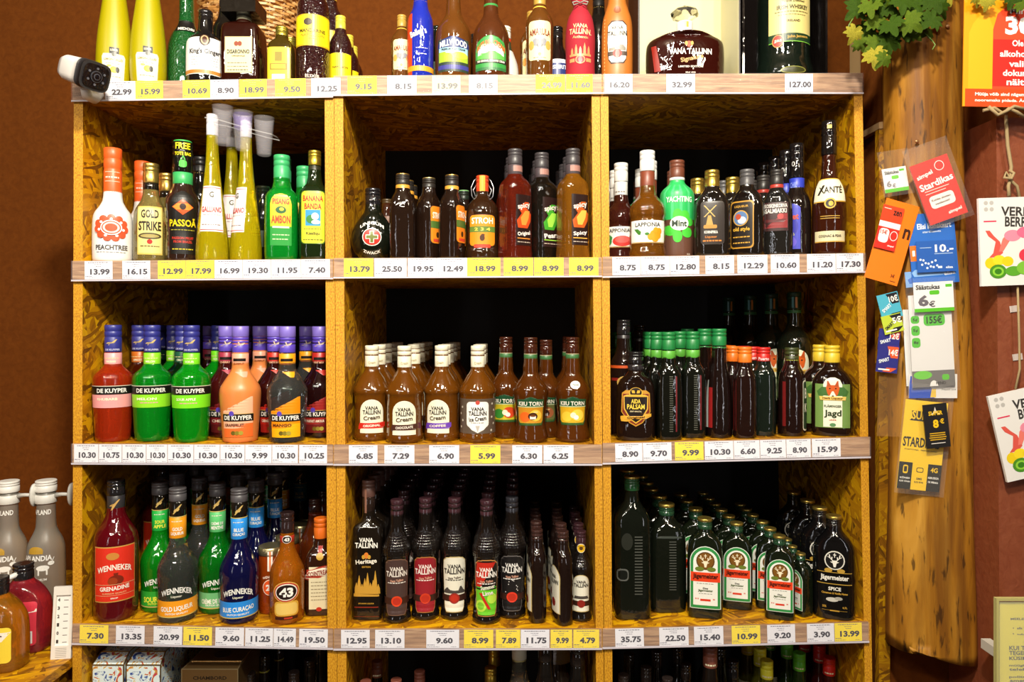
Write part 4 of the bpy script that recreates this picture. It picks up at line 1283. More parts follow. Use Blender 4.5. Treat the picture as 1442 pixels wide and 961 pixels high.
K('v_small', sm_, 'g#15100e', [('cap', 104, 124, 7.4, 'g#3a2228')],
  [('a', -12.5, 12.5, 14, 66, '#c8b27a'), ('a', -11.8, 11.8, 15, 65, '#e6e2d0'), ('t', 'VANA', 0, 56, 13, 4, '#2a221e'), ('t', 'TALLINN', 0, 51, 21, 5, '#2a221e'), ('p', [(32, -11, 11), (36, -9, 9)], '#4a4440'), ('r', -15, 15, 22, 29, '#3a2018'), ('d', 0, 25.5, 5.4, 5.4, '#8a241c'),
   ('d', 0, 101, 6.4, 6.4, '#e8e2c8'), ('d', 0, 101, 5.6, 5.6, '#e8b41c'), ('d', 0, 101, 2.6, 2.6, '#5a3a10')], stud=(68, 90, 30, .55))
K('pocket', [(0, 17), (3, 18.5), (86, 18.5), (96, 15), (103, 9), (122, 8)], 'g#1a0f0c', [('cap', 104, 127, 8.4, 'g#3a2420')],
  [('a', -15, 15, 16, 80, '#c8b27a'), ('a', -14, 14, 17, 79, '#e6e2d0'), ('t', 'VANA', 0, 66, 15, 5, '#2a221e'), ('t', 'TALLINN', 0, 59, 25, 6, '#2a221e'), ('d', 0, 30, 6, 6, '#8a241c')], n=2.6, dr=.7)


def stag(cx, cz, k, ring, fill, line):
    o = [('d', cx, cz, 10 * k, 10 * k, ring), ('d', cx, cz, 8.8 * k, 8.8 * k, fill)]
    for s in (-1, 1):
        def q(a, b, c, d_, t=.55):
            x0, x1 = cx + s * a * k, cx + s * c * k
            return ('p', [(cz + b * k, x0 - t * k, x0 + t * k), (cz + d_ * k, x1 - t * k, x1 + t * k)], line)
        o += [q(1.2, -1, 4.6, 2.4), q(4.6, 2.2, 5.2, 6), q(3, .6, 2.6, 3.6), q(4.2, 2.2, 7, 3.8), ('p', [(cz - 2.6 * k, cx + s * 2 * k - k, cx + s * 2 * k + k), (cz - 1.4 * k, cx + s * 3.4 * k - k, cx + s * 3.4 * k + k)], line)]
    o += [('p', [(cz - 7 * k, cx - 1 * k, cx + 1 * k), (cz - 4 * k, cx - 1.6 * k, cx + 1.6 * k), (cz - 1 * k, cx - 2.6 * k, cx + 2.6 * k), (cz, cx - 1.6 * k, cx + 1.6 * k)], line),
          ('r', cx - .4 * k, cx + .4 * k, cz + 3 * k, cz + 7.6 * k, line), ('r', cx - 1.5 * k, cx + 1.5 * k, cz + 5.4 * k, cz + 6.2 * k, line)]
    return o


JM = [(0, 23), (3, 24.5), (96, 24.5), (108, 20), (117, 11), (124, 9.5), (134, 9)]
K('stag', JM, 'g#10160c', [('cap_top', 133, 137, 10.4, 'm#cdb25a'), ('cap', 122, 133, 10, 'g#20402a')],
  [('a', -21, 21, 14, 101, '#dfe4da'), ('a', -20, 20, 15, 100, '#2f8a44'), ('a', -16.5, 16.5, 19, 96, '#ecebe2')] + stag(0, 81, 1.25, '#5a3a10', '#7a5018', '#f0e4c4')
  + [('d', -8, 70, 6, 3, '#6a7a2c'), ('d', 8, 70, 6, 3, '#6a7a2c'), ('r', -20, 20, 52, 65, '#e6431e'), ('t', 'Jägermeister', 0, 59, 34, 8.5, '#2a120c'), ('t', 'Das', 0, 43, 7, 2.4, '#3a3a2a'), ('t', 'Jägermeister', 0, 39.5, 20, 4, '#4a5a2a'), ('r', -7, 7, 25, 28, '#d83a20')]
  + dashes(-12, 12, 49, .8, '#8a8a80', 3) + dashes(-9, 9, 35, .8, '#8a8a80', 5) + dashes(-14, -9, 27, 2, '#d88a80', 6) + dashes(10, 14, 27, 2, '#d88a80', 7), n=5, dr=.72)
# the same bottle seen from its narrow side, letters moulded down the glass
K('stag_side', [(z, r * .98) for z, r in JM], 'g#0f130d', [('cap_top', 133, 137, 10.4, 'm#cdb25a'), ('cap', 122, 133, 10, 'g#20402a')],
  [('a', -16, 16, 96, 99, '#3a403a')] + ladder(4, 30, 92, 9, '#4a4c46', 3.4), n=4, dr=.85)
K('stag_giant', [(0, 24), (3, 26), (132, 26), (146, 22), (160, 12), (168, 10), (196, 9.6)], 'g#0d110c', [('cap_top', 195, 198, 11.2, 'm#cdb25a'), ('cap', 178, 195, 10.9, 'g#1f4a2a')],
  ladder(6, 36, 118, 11, '#4c4e48', 4.2) + [('o', -24, -8, 55, 72, '#5a5c58'), ('o', -22.5, -9.5, 57, 70, '#0d110c'), ('d', -10, 110, 8, 12, '#24261f')], n=4.5, dr=.85)
K('spice', [(0, 26), (3, 27.5), (92, 27.5), (104, 24), (116, 13), (122, 10), (136, 9.4)], 'g#0c0b0c', [('cap_top', 136, 140, 10.4, 'm#cdb25a'), ('cap', 122, 136, 10, 'g#1a1614')],
  stag(0, 82, 1.3, '#d8d4c8', '#141110', '#e8e4da') + [('d', -8, 68, 5, 3, '#b8923a'), ('d', 8, 68, 5, 3, '#b8923a'), ('r', -22, 22, 65, 65.8, '#b8923a'), ('t', 'Jägermeister', 0, 57.5, 36, 9, '#eeeae0'), ('r', -22, 22, 49, 50, '#b8923a'),
   ('t', 'SPICE', 0, 43, 16, 5, '#eeeae0'), ('t', 'Cinnamon & Vanilla Notes', 0, 37, 33, 2.8, '#c89a3a'), ('d', -3, 28, 8, 3, '#c8c4ba'), ('d', 5, 30, 5, 2.4, '#a8a49a'), ('t', '35%', -13, 18, 5, 3, '#c89a3a'), ('t', '0,7L', 13, 18, 6, 3, '#c89a3a'), ('r', -6, 6, 12, 13.6, '#c89a3a'), ('r', -16, 16, 13, 13.3, '#c89a3a')], n=3, dr=.66)

# --- bottom row, only the tops in view


def low(nm, g, c, h=215, r=22, lab=None, band=None, rc=10.5):
    d = [] if not lab else [('r', -r * 1.2, r * 1.2, h * .3, h * .62, lab)]
    K(nm, [(0, r - 2), (3, r), (h * .6, r), (h * .68, r * .8), (h * .76, 10.5), (h - 2, 9.6)], g,
      [('cap', h - 30, h, rc, c)] + ([('neck_band', h - 46, h - 30, rc - .3, band)] if band else []), d + (dashes(-8, 8, h - 26, 2.4, '#e8e0c0', 5) if c[0] == '#' else []))


low('low_dark', 'g#100d0c', 'g#2a2220', band='g#1c1816')
low('low_rust', 'g#120c0a', '#7a4436')
low('low_yband', 'g#100d0c', 'g#1e1a18', band='#a8a030', h=225)
low('low_gold', 'g#1c1608', 'm#c8a640', h=205, rc=11)
low('low_yellow', 't#8a8a2a', '#d8d232', h=190, r=19, lab='#c8c8b0')
low('low_green', 't#3a5a20', '#5ab82c', h=196, r=19, lab='#c8c8b0')
low('low_red', 't#6a2018', '#c8201c', h=196, r=19)
low('low_wlabel', 'g#141210', 'g#1b191b', h=196, r=20, band='#d8d4c8')
low('low_clear', 'q#e8e4d8', '#e8e0c4', h=214, r=20, band='#d8c87a')
low('low_white', 'g#5a4a40', '#e4dcd8', h=190, r=26, rc=22)

# --- top row
K('lemon', [(0, 20), (3, 22), (30, 24), (70, 22.5), (120, 16), (170, 9), (235, 6.5)], '#a89c00',
  [('cap', 236, 262, 7.5, 'm#b8b8b0')],
  [('p', [(5, -13, 13), (40, -15, 15), (44, -13, 13)], '#ece8c8'), ('r', -5, 7, 44, 53, '#17140c'), ('t', 'LUXOR', 1, 49, 9, 3, '#e8e4c8'), ('d', 1, 43, 3, 3, '#4a4a40'), ('t', 'LIMONCELLO', 0, 36, 23, 3.2, '#8a8050'), ('d', 1, 22, 5, 4.5, '#e8c818'), ('d', 5, 22, 2.4, 4, '#1c1a10'),
   ('d', -5, 27, 3, 1.5, '#b8b060')] + dashes(-9, 9, 12, 1, '#8a8460', 4) + dashes(-9, 9, 30, .8, '#a09860', 6))
K('melon_top', [(0, 25), (3, 26.5), (62, 26.5), (84, 22), (100, 12), (112, 10), (168, 9.6)], 'b#064a1c', [('cap', 150, 170, 10.4, 'g#1c1a16')],
  [('p', [(88, -18, 18), (92, -16, 16), (106, -11, 11)], '#14120f'), ('t', 'MIDORI', 0, 92, 22, 5, '#e8e4d8')])
K('ginger', [(0, 25), (3, 26), (56, 26), (66, 23), (75, 13), (82, 10), (106, 9)], 'g#151212', [('cap', 85, 109, 9.4, 'g#1d1a1a'), ('neck_band', 79, 85, 9.6, '#c8843a')],
  [('r', -33, 33, 12, 64, '#e6e4e2'), ('r', -33, 33, 13, 18, '#b87a30'), ('d', 0, 60, 7, 9, '#2c1c18'), ('d', 0, 60, 5, 7, '#c8a07a'), ('d', 0, 60, 3.2, 5, '#4a2a20'), ('t', "King's Ginger", 0, 43, 42, 9, '#2a2628')]
  + sum([dashes(-18, 18, z, .9, '#9a9898', z) for z in (35, 31.5, 28, 24.5)], []))
capbox = MB()
capbox.box(-24 * U, 24 * U, -22 * U, 22 * U, 99 * U, 118 * U, 'g#17130f')
K('almond', [(0, 25), (2, 27), (80, 27), (86, 22), (90, 11), (96, 9.5), (104, 9.5)], 'g#260a05', [('neck_band', 88, 99, 10, '#c8c0a0')],
  [('r', -18, 20, 14, 64, '#b8a878'), ('r', -17, 19, 15, 63, '#dcd3a4'), ('d', -2, 54, 3, 3.4, '#8a3a1c'), ('d', 3, 54, 3, 3.4, '#8a3a1c'), ('t', 'DISARONNO', 1, 43, 31, 6, '#241c12'), ('t', 'ORIGINALE', 1, 37, 18, 2, '#6a5a3a')] + dashes(-14, 14, 27, .9, '#6a5a3a', 4)
  + dashes(-14, 14, 22, .9, '#6a5a3a', 5) + dashes(-14, 14, 17, 1.4, '#6a5a3a', 6), n=7, dr=.85, extra=[('cap', capbox)])
K('tequila', [(0, 17), (2, 18), (54, 18), (60, 14), (66, 8.5), (80, 8)], 'g#3a2c08', [('cap', 67, 82, 8.6, 'm#d0c050')],
  [('r', -16, 16, 4, 50, '#d8c41c'), ('r', -15, 15, 5, 49, '#e8d628'), ('r', -5, 5, 30, 43, '#8a7a1c'), ('r', -12, 12, 18, 27, '#8a7418'), ('r', -10, 10, 19.5, 25.5, '#d8c42a'), ('r', -9, 9, 5, 12, '#e8e6e0')], n=5, dr=.8)
K('mandarin', [(0, 21), (3, 23), (108, 23), (124, 18), (136, 10), (168, 9)], 'b#2a0c0c', [('cap', 142, 172, 10, '#c8a030')],
  [('r', -30, 30, 50, 94, '#c8a01c'), ('r', -30, 30, 52, 92, '#f0d818'), ('d', -6, 83, 6, 5, '#3a2a1c'), ('t', 'MANDARINE', 0, 71, 36, 5, '#4a3a10'), ('t', 'NAPOLEON', 0, 65, 33, 4.5, '#b08a20'), ('t', 'Liqueur', 0, 60, 14, 3, '#8a6a20'), ('t', 'ELIXIR', 0, 8, 20, 4, '#c8b8a8')])
K('mandarin_low', [(z * .72, r * .72) for z, r in [(0, 21), (3, 23), (90, 23), (106, 18), (118, 10), (150, 9)]], 'b#2a0c0c', [('cap', 88, 108, 7.4, '#d0c040')],
  [('r', -18, 18, 14, 50, '#f0d818'), ('t', 'NAPOLEON', 0, 30, 22, 3.4, '#4a3a10')])


def cream(nm, h, r, g, L_, capc, dr=1.0, neckl=()):
    K(nm, [(0, r - 1.5), (3, r), (h * .42, r), (h * .56, r * .86), (h * .68, r * .42), (h - 2, r * .38)], g, [('cap', h - 24, h, r * .42 + 1, capc)] + list(neckl), L_, dr=dr)


K('elephant', [(0, 18), (3, 19), (12, 18.5), (66, 19), (80, 20), (90, 17), (100, 9.5), (106, 8), (122, 8)], 'g#5a3410', [('cap', 106, 128, 8.6, '#b08a3a'), ('neck_band', 99, 103, 9.4, '#e0b040')],
  [('o', -17, 17, 24, 78, '#e8dca8'), ('t', 'AMARULA', 0, 63, 31, 9, '#7a2c14', -2), ('d', 0, 47, 5, 6, '#6a6a70'), ('d', -6, 49, 4, 5, '#8a8a90'), ('d', 6, 49, 4, 5, '#8a8a90'), ('r', -1.4, 1.4, 36, 46, '#6a6a70'), ('d', -12, 45, 4, 6, '#e09a4a'), ('d', 12, 45, 4, 6, '#e09a4a'),
   ('d', 0, 32, 2.4, 2.6, '#e8b01c')] + dashes(-9, 9, 27, 1, '#8a7a50', 3))
K('blueorange', [(0, 16), (3, 18), (80, 18.5), (92, 15), (104, 9.5), (150, 9)], 'g#1c2a9a', [('neck_band', 104, 110, 10, '#d8a030'), ('cap', 126, 152, 10, '#2a3ab0')],
  [('r', -30, -12, 4, 90, '#c8401c'), ('r', -28, 28, 9, 16, '#d89a28'), ('t', "Bailey's", -3, 61, 24, 12, '#e8e4dc', 0, 18)] + dashes(-6, 10, 40, 1, '#d8d8e8', 3) + dashes(-6, 10, 32, 1, '#d8d8e8', 5))
K('meadow', [(0, 24), (3, 25.5), (60, 26), (76, 24), (90, 15), (100, 10), (160, 9)], 'g#5c3410', [('cap', 136, 162, 10, '#4a2a14')],
  [('r', -24, 24, 9, 54, '#2a3a2c'), ('r', -22, 22, 22, 42, '#9ac8d8'), ('p', [(22, -22, 22), (31, -22, 22), (36, -22, -6)], '#9ab82c'), ('d', 10, 31, 12, 5, '#b8c83a'), ('r', -24, 24, 12, 18, '#3a3a8a'), ('p', [(42, -25, 25), (48, -24, 24), (54, -15, 15), (57, -5, 5)], '#20306a'),
   ('t', 'MILLWOOD', 0, 48.5, 40, 9, '#f2efe6', -2), ('t', 'PREMIUM IRISH CREAM', 0, 39.5, 34, 3, '#1c1c1c')])
K('autumn', [(0, 25), (3, 26.5), (58, 26.5), (74, 24), (88, 15), (97, 10), (156, 9)], 'g#4c2610', [('neck_band', 97, 110, 10.2, '#3a8a44'), ('cap', 132, 158, 10, '#2f7a3a')],
  [('p', [(10, -24, 24), (38, -24, 24), (50, -20, 20), (56, -10, 10), (58, -3, 3)], '#2f8a3c'), ('p', [(24, -20, 20), (38, -19, 19), (46, -12, 12)], '#cfe0d0'), ('p', [(24, -20, 20), (30, -20, 20), (36, -8, 6)], '#5aa84a'), ('d', -10, 38, 8, 5, '#e8e4d8'),
   ('t', 'AUTUMN CREAM', 0, 48, 42, 8, '#e0602a', -9), ('r', -24, 24, 20, 25, '#1a1a16'), ('t', 'THE ORIGINAL COUNTRY CREAM', 0, 22.5, 40, 3, '#e8e4d8'), ('r', -24, 24, 10, 14, '#2a6a38')])
K('redwhite', [(0, 20), (3, 21), (38, 21), (60, 13), (70, 9), (98, 8.4)], 'g#2c4a34', [('cap', 82, 100, 8.8, '#e0dcd0'), ('neck_label', 66, 82, 9, '#d03a20')],
  [('r', -26, 26, 24, 66, '#e6e4de'), ('r', -26, 26, 12, 24, '#b02a24'), ('t', 'M', -6, 18, 6, 7, '#f0e8e0'), ('r', -26, 26, 3, 12, '#e0e4dc')])
K('blackthin', [(0, 15), (3, 16), (60, 16), (74, 9), (94, 8)], 'g#0f1210', [('cap', 76, 96, 8.4, 'g#142018')], [('r', -14, 14, 20, 40, '#3a4a3a')])
K('bluelabel', [(0, 19), (3, 20), (40, 20), (58, 12), (66, 8.5), (90, 8)], 'g#1c1210', [('cap', 74, 92, 8.6, 'g#1c1a1a')], [('r', -22, 22, 6, 40, '#d8dce4'), ('r', -22, 22, 10, 34, '#2a3a7a'), ('t', 'SPIRIT', 4, 28, 20, 6, '#e8ecf4')])
K('sleeve', [(0, 20), (3, 22), (60, 22), (84, 21), (100, 16), (112, 12), (150, 11)], '#b56a28', [('cap', 150, 165, 9, '#3a2a20')],
  [('p', [(20, -9, 9), (26, -13, 13), (50, -15, 15), (74, -14, 14), (80, -8, 8)], '#3a2010'), ('p', [(22, -8, 8), (27, -12, 12), (50, -14, 14), (73, -13, 13), (78, -7, 7)], '#e9e6da'), ('t', 'VANA', 0, 70, 16, 5, '#2a221e'), ('t', 'TALLINN', 0, 62, 27, 6.5, '#2a221e'),
   ('p', [(38, -12, 12), (42, -12, 12), (46, 2, 8)], '#8a8478'), ('r', -14, 14, 31, 37, '#4a3a30'), ('d', 0, 34, 6, 6, '#b0281c'), ('t', 'VANA', 0, 2.8, 14, 3, '#5a2c0c'), ('d', 0, 96, 5, 5, '#8a4a18')]
  + [('d', -20, 4 + i * 5, .9, 1.6, '#e0b070') for i in range(17)], dr=.8, obj='leather_bottle_sleeve')
bagx = MB()
for s in (-1, 1):
    bagx.tube([(s * 3 * U, -14 * U, 106 * U), (s * 9 * U, -15 * U, 104 * U), (s * 11 * U, -14 * U, 108 * U), (s * 5 * U, -13 * U, 110 * U), (0, -14 * U, 107 * U)], .0016, '#8a8a80')
K('velvetbag', [(0, 18), (3, 21), (30, 20), (60, 21.5), (88, 18.5), (100, 12), (106, 9), (112, 11), (124, 15), (132, 16)], 'd#9c1226', [],
  [('t', 'VANA', 0, 73, 21, 6, '#d8b88a', 0, -4), ('t', 'TALLINN.', 0, 65, 33, 8, '#d8b88a', 0, -4), ('t', 'Authentic', 0, 57, 22, 4, '#c89a6a', 0, -4)] + [('p', [(34, x - 2, x + 2), (34 + h_ * .6, x - 1.6, x + 1.6), (34 + h_, x - .2, x + .2)], '#c08a58') for x, h_ in ((-12, 9), (-6, 13), (0, 10), (6, 15), (12, 11))]
  + [('r', -16, 16, 31, 34, '#c08a58'), ('d', 0, 26, 7, 6, '#c08a58'), ('d', 0, 26, 5.4, 4.6, '#9c1226'), ('r', -16, -8, 23, 28, '#c08a58'), ('r', 8, 16, 23, 28, '#c08a58')], extra=[('drawstring', bagx)], obj='velvet_bottle_bag')
stp = MB()
stp.lathe([(82 * U, 6 * U), (88 * U, 7 * U), (90 * U, 13 * U), (93 * U, 19 * U), (97 * U, 20 * U), (101 * U, 17 * U), (103 * U, 9 * U), (105 * U, 5 * U), (108 * U, 2 * U)], 'q#f0efe8', seg=8)
K('flagon', [(0, 50), (2, 54), (46, 55), (56, 51), (62, 36), (66, 14), (70, 11), (84, 10)], 'g#2c0a06', [('neck_sleeve', 66, 84, 11.5, '#d8d6d8')],
  [('r', -3, 3, 74, 82, 'm#b8964a'), ('d', 0, 44, 4, 4.4, '#c8421c'), ('d', -4, 45, 2, 3, '#c8963a'), ('d', 4, 45, 2, 3, '#c8963a'), ('t', 'VANA TALLINN', 2, 34, 59, 8, '#f2eee8'), ('t', 'Signature', 4, 24, 32, 8, '#c89a5a', 0, 12), ('t', 'LIMITED EDITION', 2, 13, 34, 2.6, '#d8d0c8'), ('t', '50cl 45%', 2, 5, 14, 2, '#d8d0c8'),
   ('p', [(8, -46, -38), (44, -50, -44)], '#8a1c0c')], n=2.6, dr=.5, extra=[('glass_stopper', stp)])
K('whiskey', [(0, 37), (3, 40), (16, 40), (26, 37), (36, 36), (150, 36), (175, 26), (200, 13), (230, 12)], 'g#0e1610', [('cap', 206, 236, 14, '#8a6a2a')],
  [('r', -33, 33, 60, 112, '#d8c880'), ('r', -33, 33, 49, 60, '#1c3a20'), ('r', -33, 33, 48, 49, '#7ac040'), ('t', 'Triple Distilled', 1, 104, 32, 4, '#4a3a20'), ('t', 'IRISH WHISKEY', 1, 96, 45, 6, '#241c10'), ('t', 'IRELAND', 1, 77, 18, 3.4, '#3a3020'), ('d', -20, 50, 8, 9, '#c8904a'), ('d', -20, 50, 6.8, 7.8, '#a82c1c'), ('t', 'JJ&S', -20, 50, 10, 4.5, '#f0e0c8'),
   ('t', 'John Jameson', 8, 55, 32, 5, '#c8a04a', 0, 3), ('d', 0, 8, 18, 5, '#8a8a40'), ('d', 0, 8, 16, 4, '#3a3c1c')] + dashes(-24, 24, 89, 1.4, '#6a5a30', 4) + dashes(-20, 20, 85, 1, '#6a5a30', 5))

# ------------------------------------------------------------------ bottles on the top boards
G0 = 'bottles on top of the shelving'
P('lemon', 0, 163, .055, label='left tall tapering opaque yellow lemon liqueur bottle', group=G0)
P('lemon', 0, 208, .055, label='right tall tapering opaque yellow lemon liqueur bottle', group=G0)
P('melon_top', 0, 257, .085, label='pebbled green glass bottle with black neck label', group=G0)
P('ginger', 0, 291, .055, label='black bottle with white ginger label and orange neck ring', group=G0)
P('darkplain', 0, 318, .13, label='dark bottle behind the black and white ginger bottle', group=G0)
P('almond', 0, 343, .055, label='square amber almond liqueur bottle with big black square cap', group=G0)
P('tequila', 0, 397, .045, label='small square bottle with yellow label and gold cap', group=G0)
P('tequila', 0, 409, .11, label='small gold-capped bottle behind the small yellow-label square one', group=G0)
FILE('mandarin', 0, 441, 1, 'large pebbled dark bottle with yellow label, front one of its file', 'large pebbled dark bottle with yellow label', 'pebbled bottle', y=.055, dx=.018, group=G0)
for i, (px, y) in enumerate(((480, .10), (490, .20), (497, .28))):
    P('mandarin_low', 0, px, y, label='smaller pebbled bottle with yellow cap, %s from the front of its file' % ORD[i], group=G0)
P('elephant', 0, 566, .06, sc=.78, label='small cream liqueur bottle left of the blue and orange one', group=G0)
P('blueorange', 0, 592, .045, label='glossy blue and orange cream liqueur bottle', group=G0)
P('blackthin', 0, 615, .12, label='thin black-capped bottle behind the blue and orange one', group=G0)
P('meadow', 0, 640, .055, label='brown cream liqueur bottle with green meadow picture label', group=G0)
P('autumn', 0, 690, .055, label='brown cream liqueur bottle with green label and orange arc lettering', group=G0)
P('redwhite', 0, 711, .14, label='green bottle with red neck label behind the green-label cream bottle', group=G0)
P('darkplain', 0, 668, .17, sc=.62, label='short bottle between the two brown cream liqueur bottles, behind', group=G0)
P('elephant', 0, 760, .045, label='large cream liqueur bottle with elephant label', group=G0)
P('elephant', 0, 751, .13, sc=.95, label='cream liqueur bottle hidden behind the elephant-label one', group=G0)
P('bluelabel', 0, 783, .12, label='dark bottle with blue and white label behind the elephant-label bottle', group=G0)
P('velvetbag', 0, 817, .055, label='red velvet drawstring bottle bag with gold print', group=G0, cat='bottle bag')
P('darkplain', 0, 843, .11, sc=.9, label='dark bottle between the red velvet bag and leather sleeve', group=G0)
P('sleeve', 0, 869, .05, label='stitched orange leather bottle sleeve with white label window', group=G0, cat='bottle sleeve')
flx = X(964, .05)
P('flagon', 0, 964, .055, label='broad dark red flagon with clear glass stopper in open box', group=G0)
P('whiskey', 0, 1103, .075, label='giant dark whiskey bottle with cream label in black case', group=G0)


def case(name, label, x0, x1, y0, y1, z0, h, ins, out, t=.004, top=True):
    o = tag(empty(name, ((x0 + x1) / 2, y1, z0)), label, 'box', 'presentation boxes on the top boards')
    cx = (x0 + x1) / 2
    a, b = x0 - cx, x1 - cx
    d = y0 - y1
    MB().box(a, a + t, d, 0, 0, h, out).box(a + t, a + t + .0008, d, -t, 0, h, ins).build('side_wall', o)
    MB().box(b - t, b, d, 0, 0, h, out).box(b - t - .0008, b - t, d, -t, 0, h, ins).build('side_wall', o)
    MB().box(a + t, b - t, -t, 0, 0, h, ins).build('back_wall', o)
    MB().box(a + t + .001, b - t - .001, d + .002, -t, .0002, .003, ins).build('base', o)
    if top:
        MB().box(a, b, d, 0, h, h + t, out).build('lid', o)
    return o


zt = surfz(0, X(964, .05)) + .001
c = case('presentation_box', 'white open presentation box holding the glass-stoppered flagon', X(899, .01), X(1043, .01), .012, .16, zt, .31, '#cfc79a', '#2a2422')
MB().box(-.075, .075, -.012, -.0045, .05, .092, 'd#3a1c18').build('insert', c)
zt = surfz(0, X(1103, .05)) + .001
c = case('presentation_box', 'black open-fronted case around the giant whiskey bottle', X(1046, .01), X(1166, .01), .012, .17, zt, .46, 'g#14100f', 'g#120e0e')

# wicker basket behind the bottles
bk = tag(empty('wicker_basket', (X(352, .33), .33, surfz(0, X(352, .33)))), 'woven honey-coloured wicker basket behind the ginger and almond bottles', 'basket')
m = MB()
hgt, nr = .36, 34
for i in range(nr):
    z = .006 + i * hgt / nr
    rr_ = .085 + .02 * z / hgt
    pts = []
    for k in range(73):
        t = 2 * pi * k / 72
        q = rr_ * 1.3 + .004 * sin(t * 18 + (i % 2) * pi)
        pts.append((q * sin(t), -q * cos(t) * .8, z))
    m.tube(pts, .0042, '#c08a4a' if i % 3 else '#d8a868', 4)
tag(m.build('weave', bk), kind='stuff')
for k in range(18):
    t = 2 * pi * k / 18
    MB().tube([(.105 * sin(t), -.105 * cos(t) * .8, 0), (.135 * sin(t), -.135 * cos(t) * .8, hgt)], .003, '#a06c30', 5).build('stake', bk)

# ------------------------------------------------------------------ second row
G1 = 'bottles on the second boards'
P('peach', 1, 155, .046, label='white bottle with orange cap and orange peach emblem', group=G1)
P('peach', 1, 192, .18, label='white orange-capped bottle behind the gold-capped strike bottle', group=G1)
P('strike', 1, 206, .055, label='clear bottle with gold cap, buff label lettered in black', group=G1)
P('strike', 1, 231, .13, sc=.97, label='gold-capped bottle between the strike and passion fruit bottles, behind', group=G1)
P('passoa', 1, 258, .055, rz=4, label='dark bottle with green collar and orange diamond emblem', group=G1)
P('darkplain', 1, 281, .125, sc=1.02, label='dark bottle with gold ring behind the passion fruit bottle', group=G1)
P('cone', 1, 303, .05, label='tall conical yellow bottle, label facing front', group=G1)
P('cone', 1, 344, .06, rz=-52, label='tall conical yellow bottle, label turned to the left', group=G1)
P('cone', 1, 325, .15, label='tall conical yellow bottle behind and between the front two', group=G1)
P('ambon', 1, 404, .05, label='front bright green bottle with yellow and green label', group=G1)
P('ambon', 1, 388, .145, rz=-20, sc=1.12, label='taller bright green bottle behind the front green one', group=G1)
P('blackthin', 1, 368, .12, sc=1.2, label='black thin-necked bottle behind the conical bottles', group=G1)
P('ambon', 1, 430, .17, sc=.98, label='green-capped bottle behind the banana bottle', group=G1)
P('banana', 1, 448, .05, rz=-4, label='dark green bottle with yellow banana label against the divider', group=G1)
P('redcross', 1, 520, .055, label='round black bottle with white-ringed red cross disc', group=G1)
P('smallbrown', 1, 545, .13, label='small brown bottle behind the round red-cross bottle', group=G1)
FILE('flask_gold', 1, 568, 2, 'dark oval flask with gold neck band, left of three', 'dark flask with gold neck band', 'left flask', y=.045, rz=172, group=G1)
P('flask_plain', 1, 603, .055, rz=48, label='dark flask with plain black cap, orange label turned right', group=G1)
P('flask_gold', 1, 637, .05, rz=60, label='dark flask with gold neck band, orange label turned far right', group=G1)
P('flask_green', 1, 653, .13, rz=40, label='smaller dark flask with pale green cap top, behind', group=G1)
P('jug', 1, 681, .055, label='round-shouldered jug with swing-top wire and orange label', group=G1)
FILE('flute_red', 1, 724, 3, 'amber-red fluted square bottle with dark cap', 'amber-red fluted bottle', 'amber-red one', y=.055, rz=38, group=G1, dx=-.004)
FILE('flute_dark', 1, 765, 3, 'almost black fluted square bottle with green label', 'almost black fluted bottle', 'dark one', y=.055, rz=38, group=G1, dx=-.004)
FILE('flute_amber', 1, 806, 3, 'light amber fluted square bottle with dark cap', 'light amber fluted bottle', 'light amber one', y=.055, rz=30, group=G1, dx=-.004)
FILE('lap_straw', 1, 886, 3, 'dark bottle with white cap and red strawberry label', 'white-capped strawberry bottle', 'strawberry one', y=.085, rz=-10, sc=.95, group=G1, dx=-.012)
FILE('lap_cloud', 1, 914, 3, 'amber bottle with orange cloudberries on its white label', 'white-capped cloudberry bottle', 'cloudberry one', y=.05, group=G1, dx=-.016)
FILE('mint', 1, 950, 2, 'green bottle with brown base, cap and mint leaves', 'green mint bottle', 'mint one', y=.055, rz=6, group=G1, dx=-.022)
FILE('windmill', 1, 1004, 2, 'dark flask with gold cap and gold windmill', 'gold-capped dark flask', 'windmill one', y=.04, group=G1, dx=-.022)
P('windmill', 1, 1030, .12, rz=10, sc=.98, label='gold-capped flask behind the windmill and picture flasks', group=G1)
FILE('picflask', 1, 1050, 2, 'dark flask with gold-framed round picture label', 'grey-capped dark flask', 'picture one', y=.045, rz=-24, group=G1, dx=-.01)
FILE('salmiak', 1, 1092, 2, 'dark flask with red and grey salmiak label', 'dark flask with black cap', 'salmiak one', y=.045, rz=-8, group=G1, dx=-.01)
FILE('blueflask', 1, 1128, 4, 'tall black-capped bottle with blue label turned left', 'tall black-capped bottle', 'blue-label one', y=.06, rz=-30, group=G1, dx=-.004)
P('pear', 1, 1171, .041, mob=.01, label='tallest brown bottle with cream pear cognac label and black cap', group=G1)

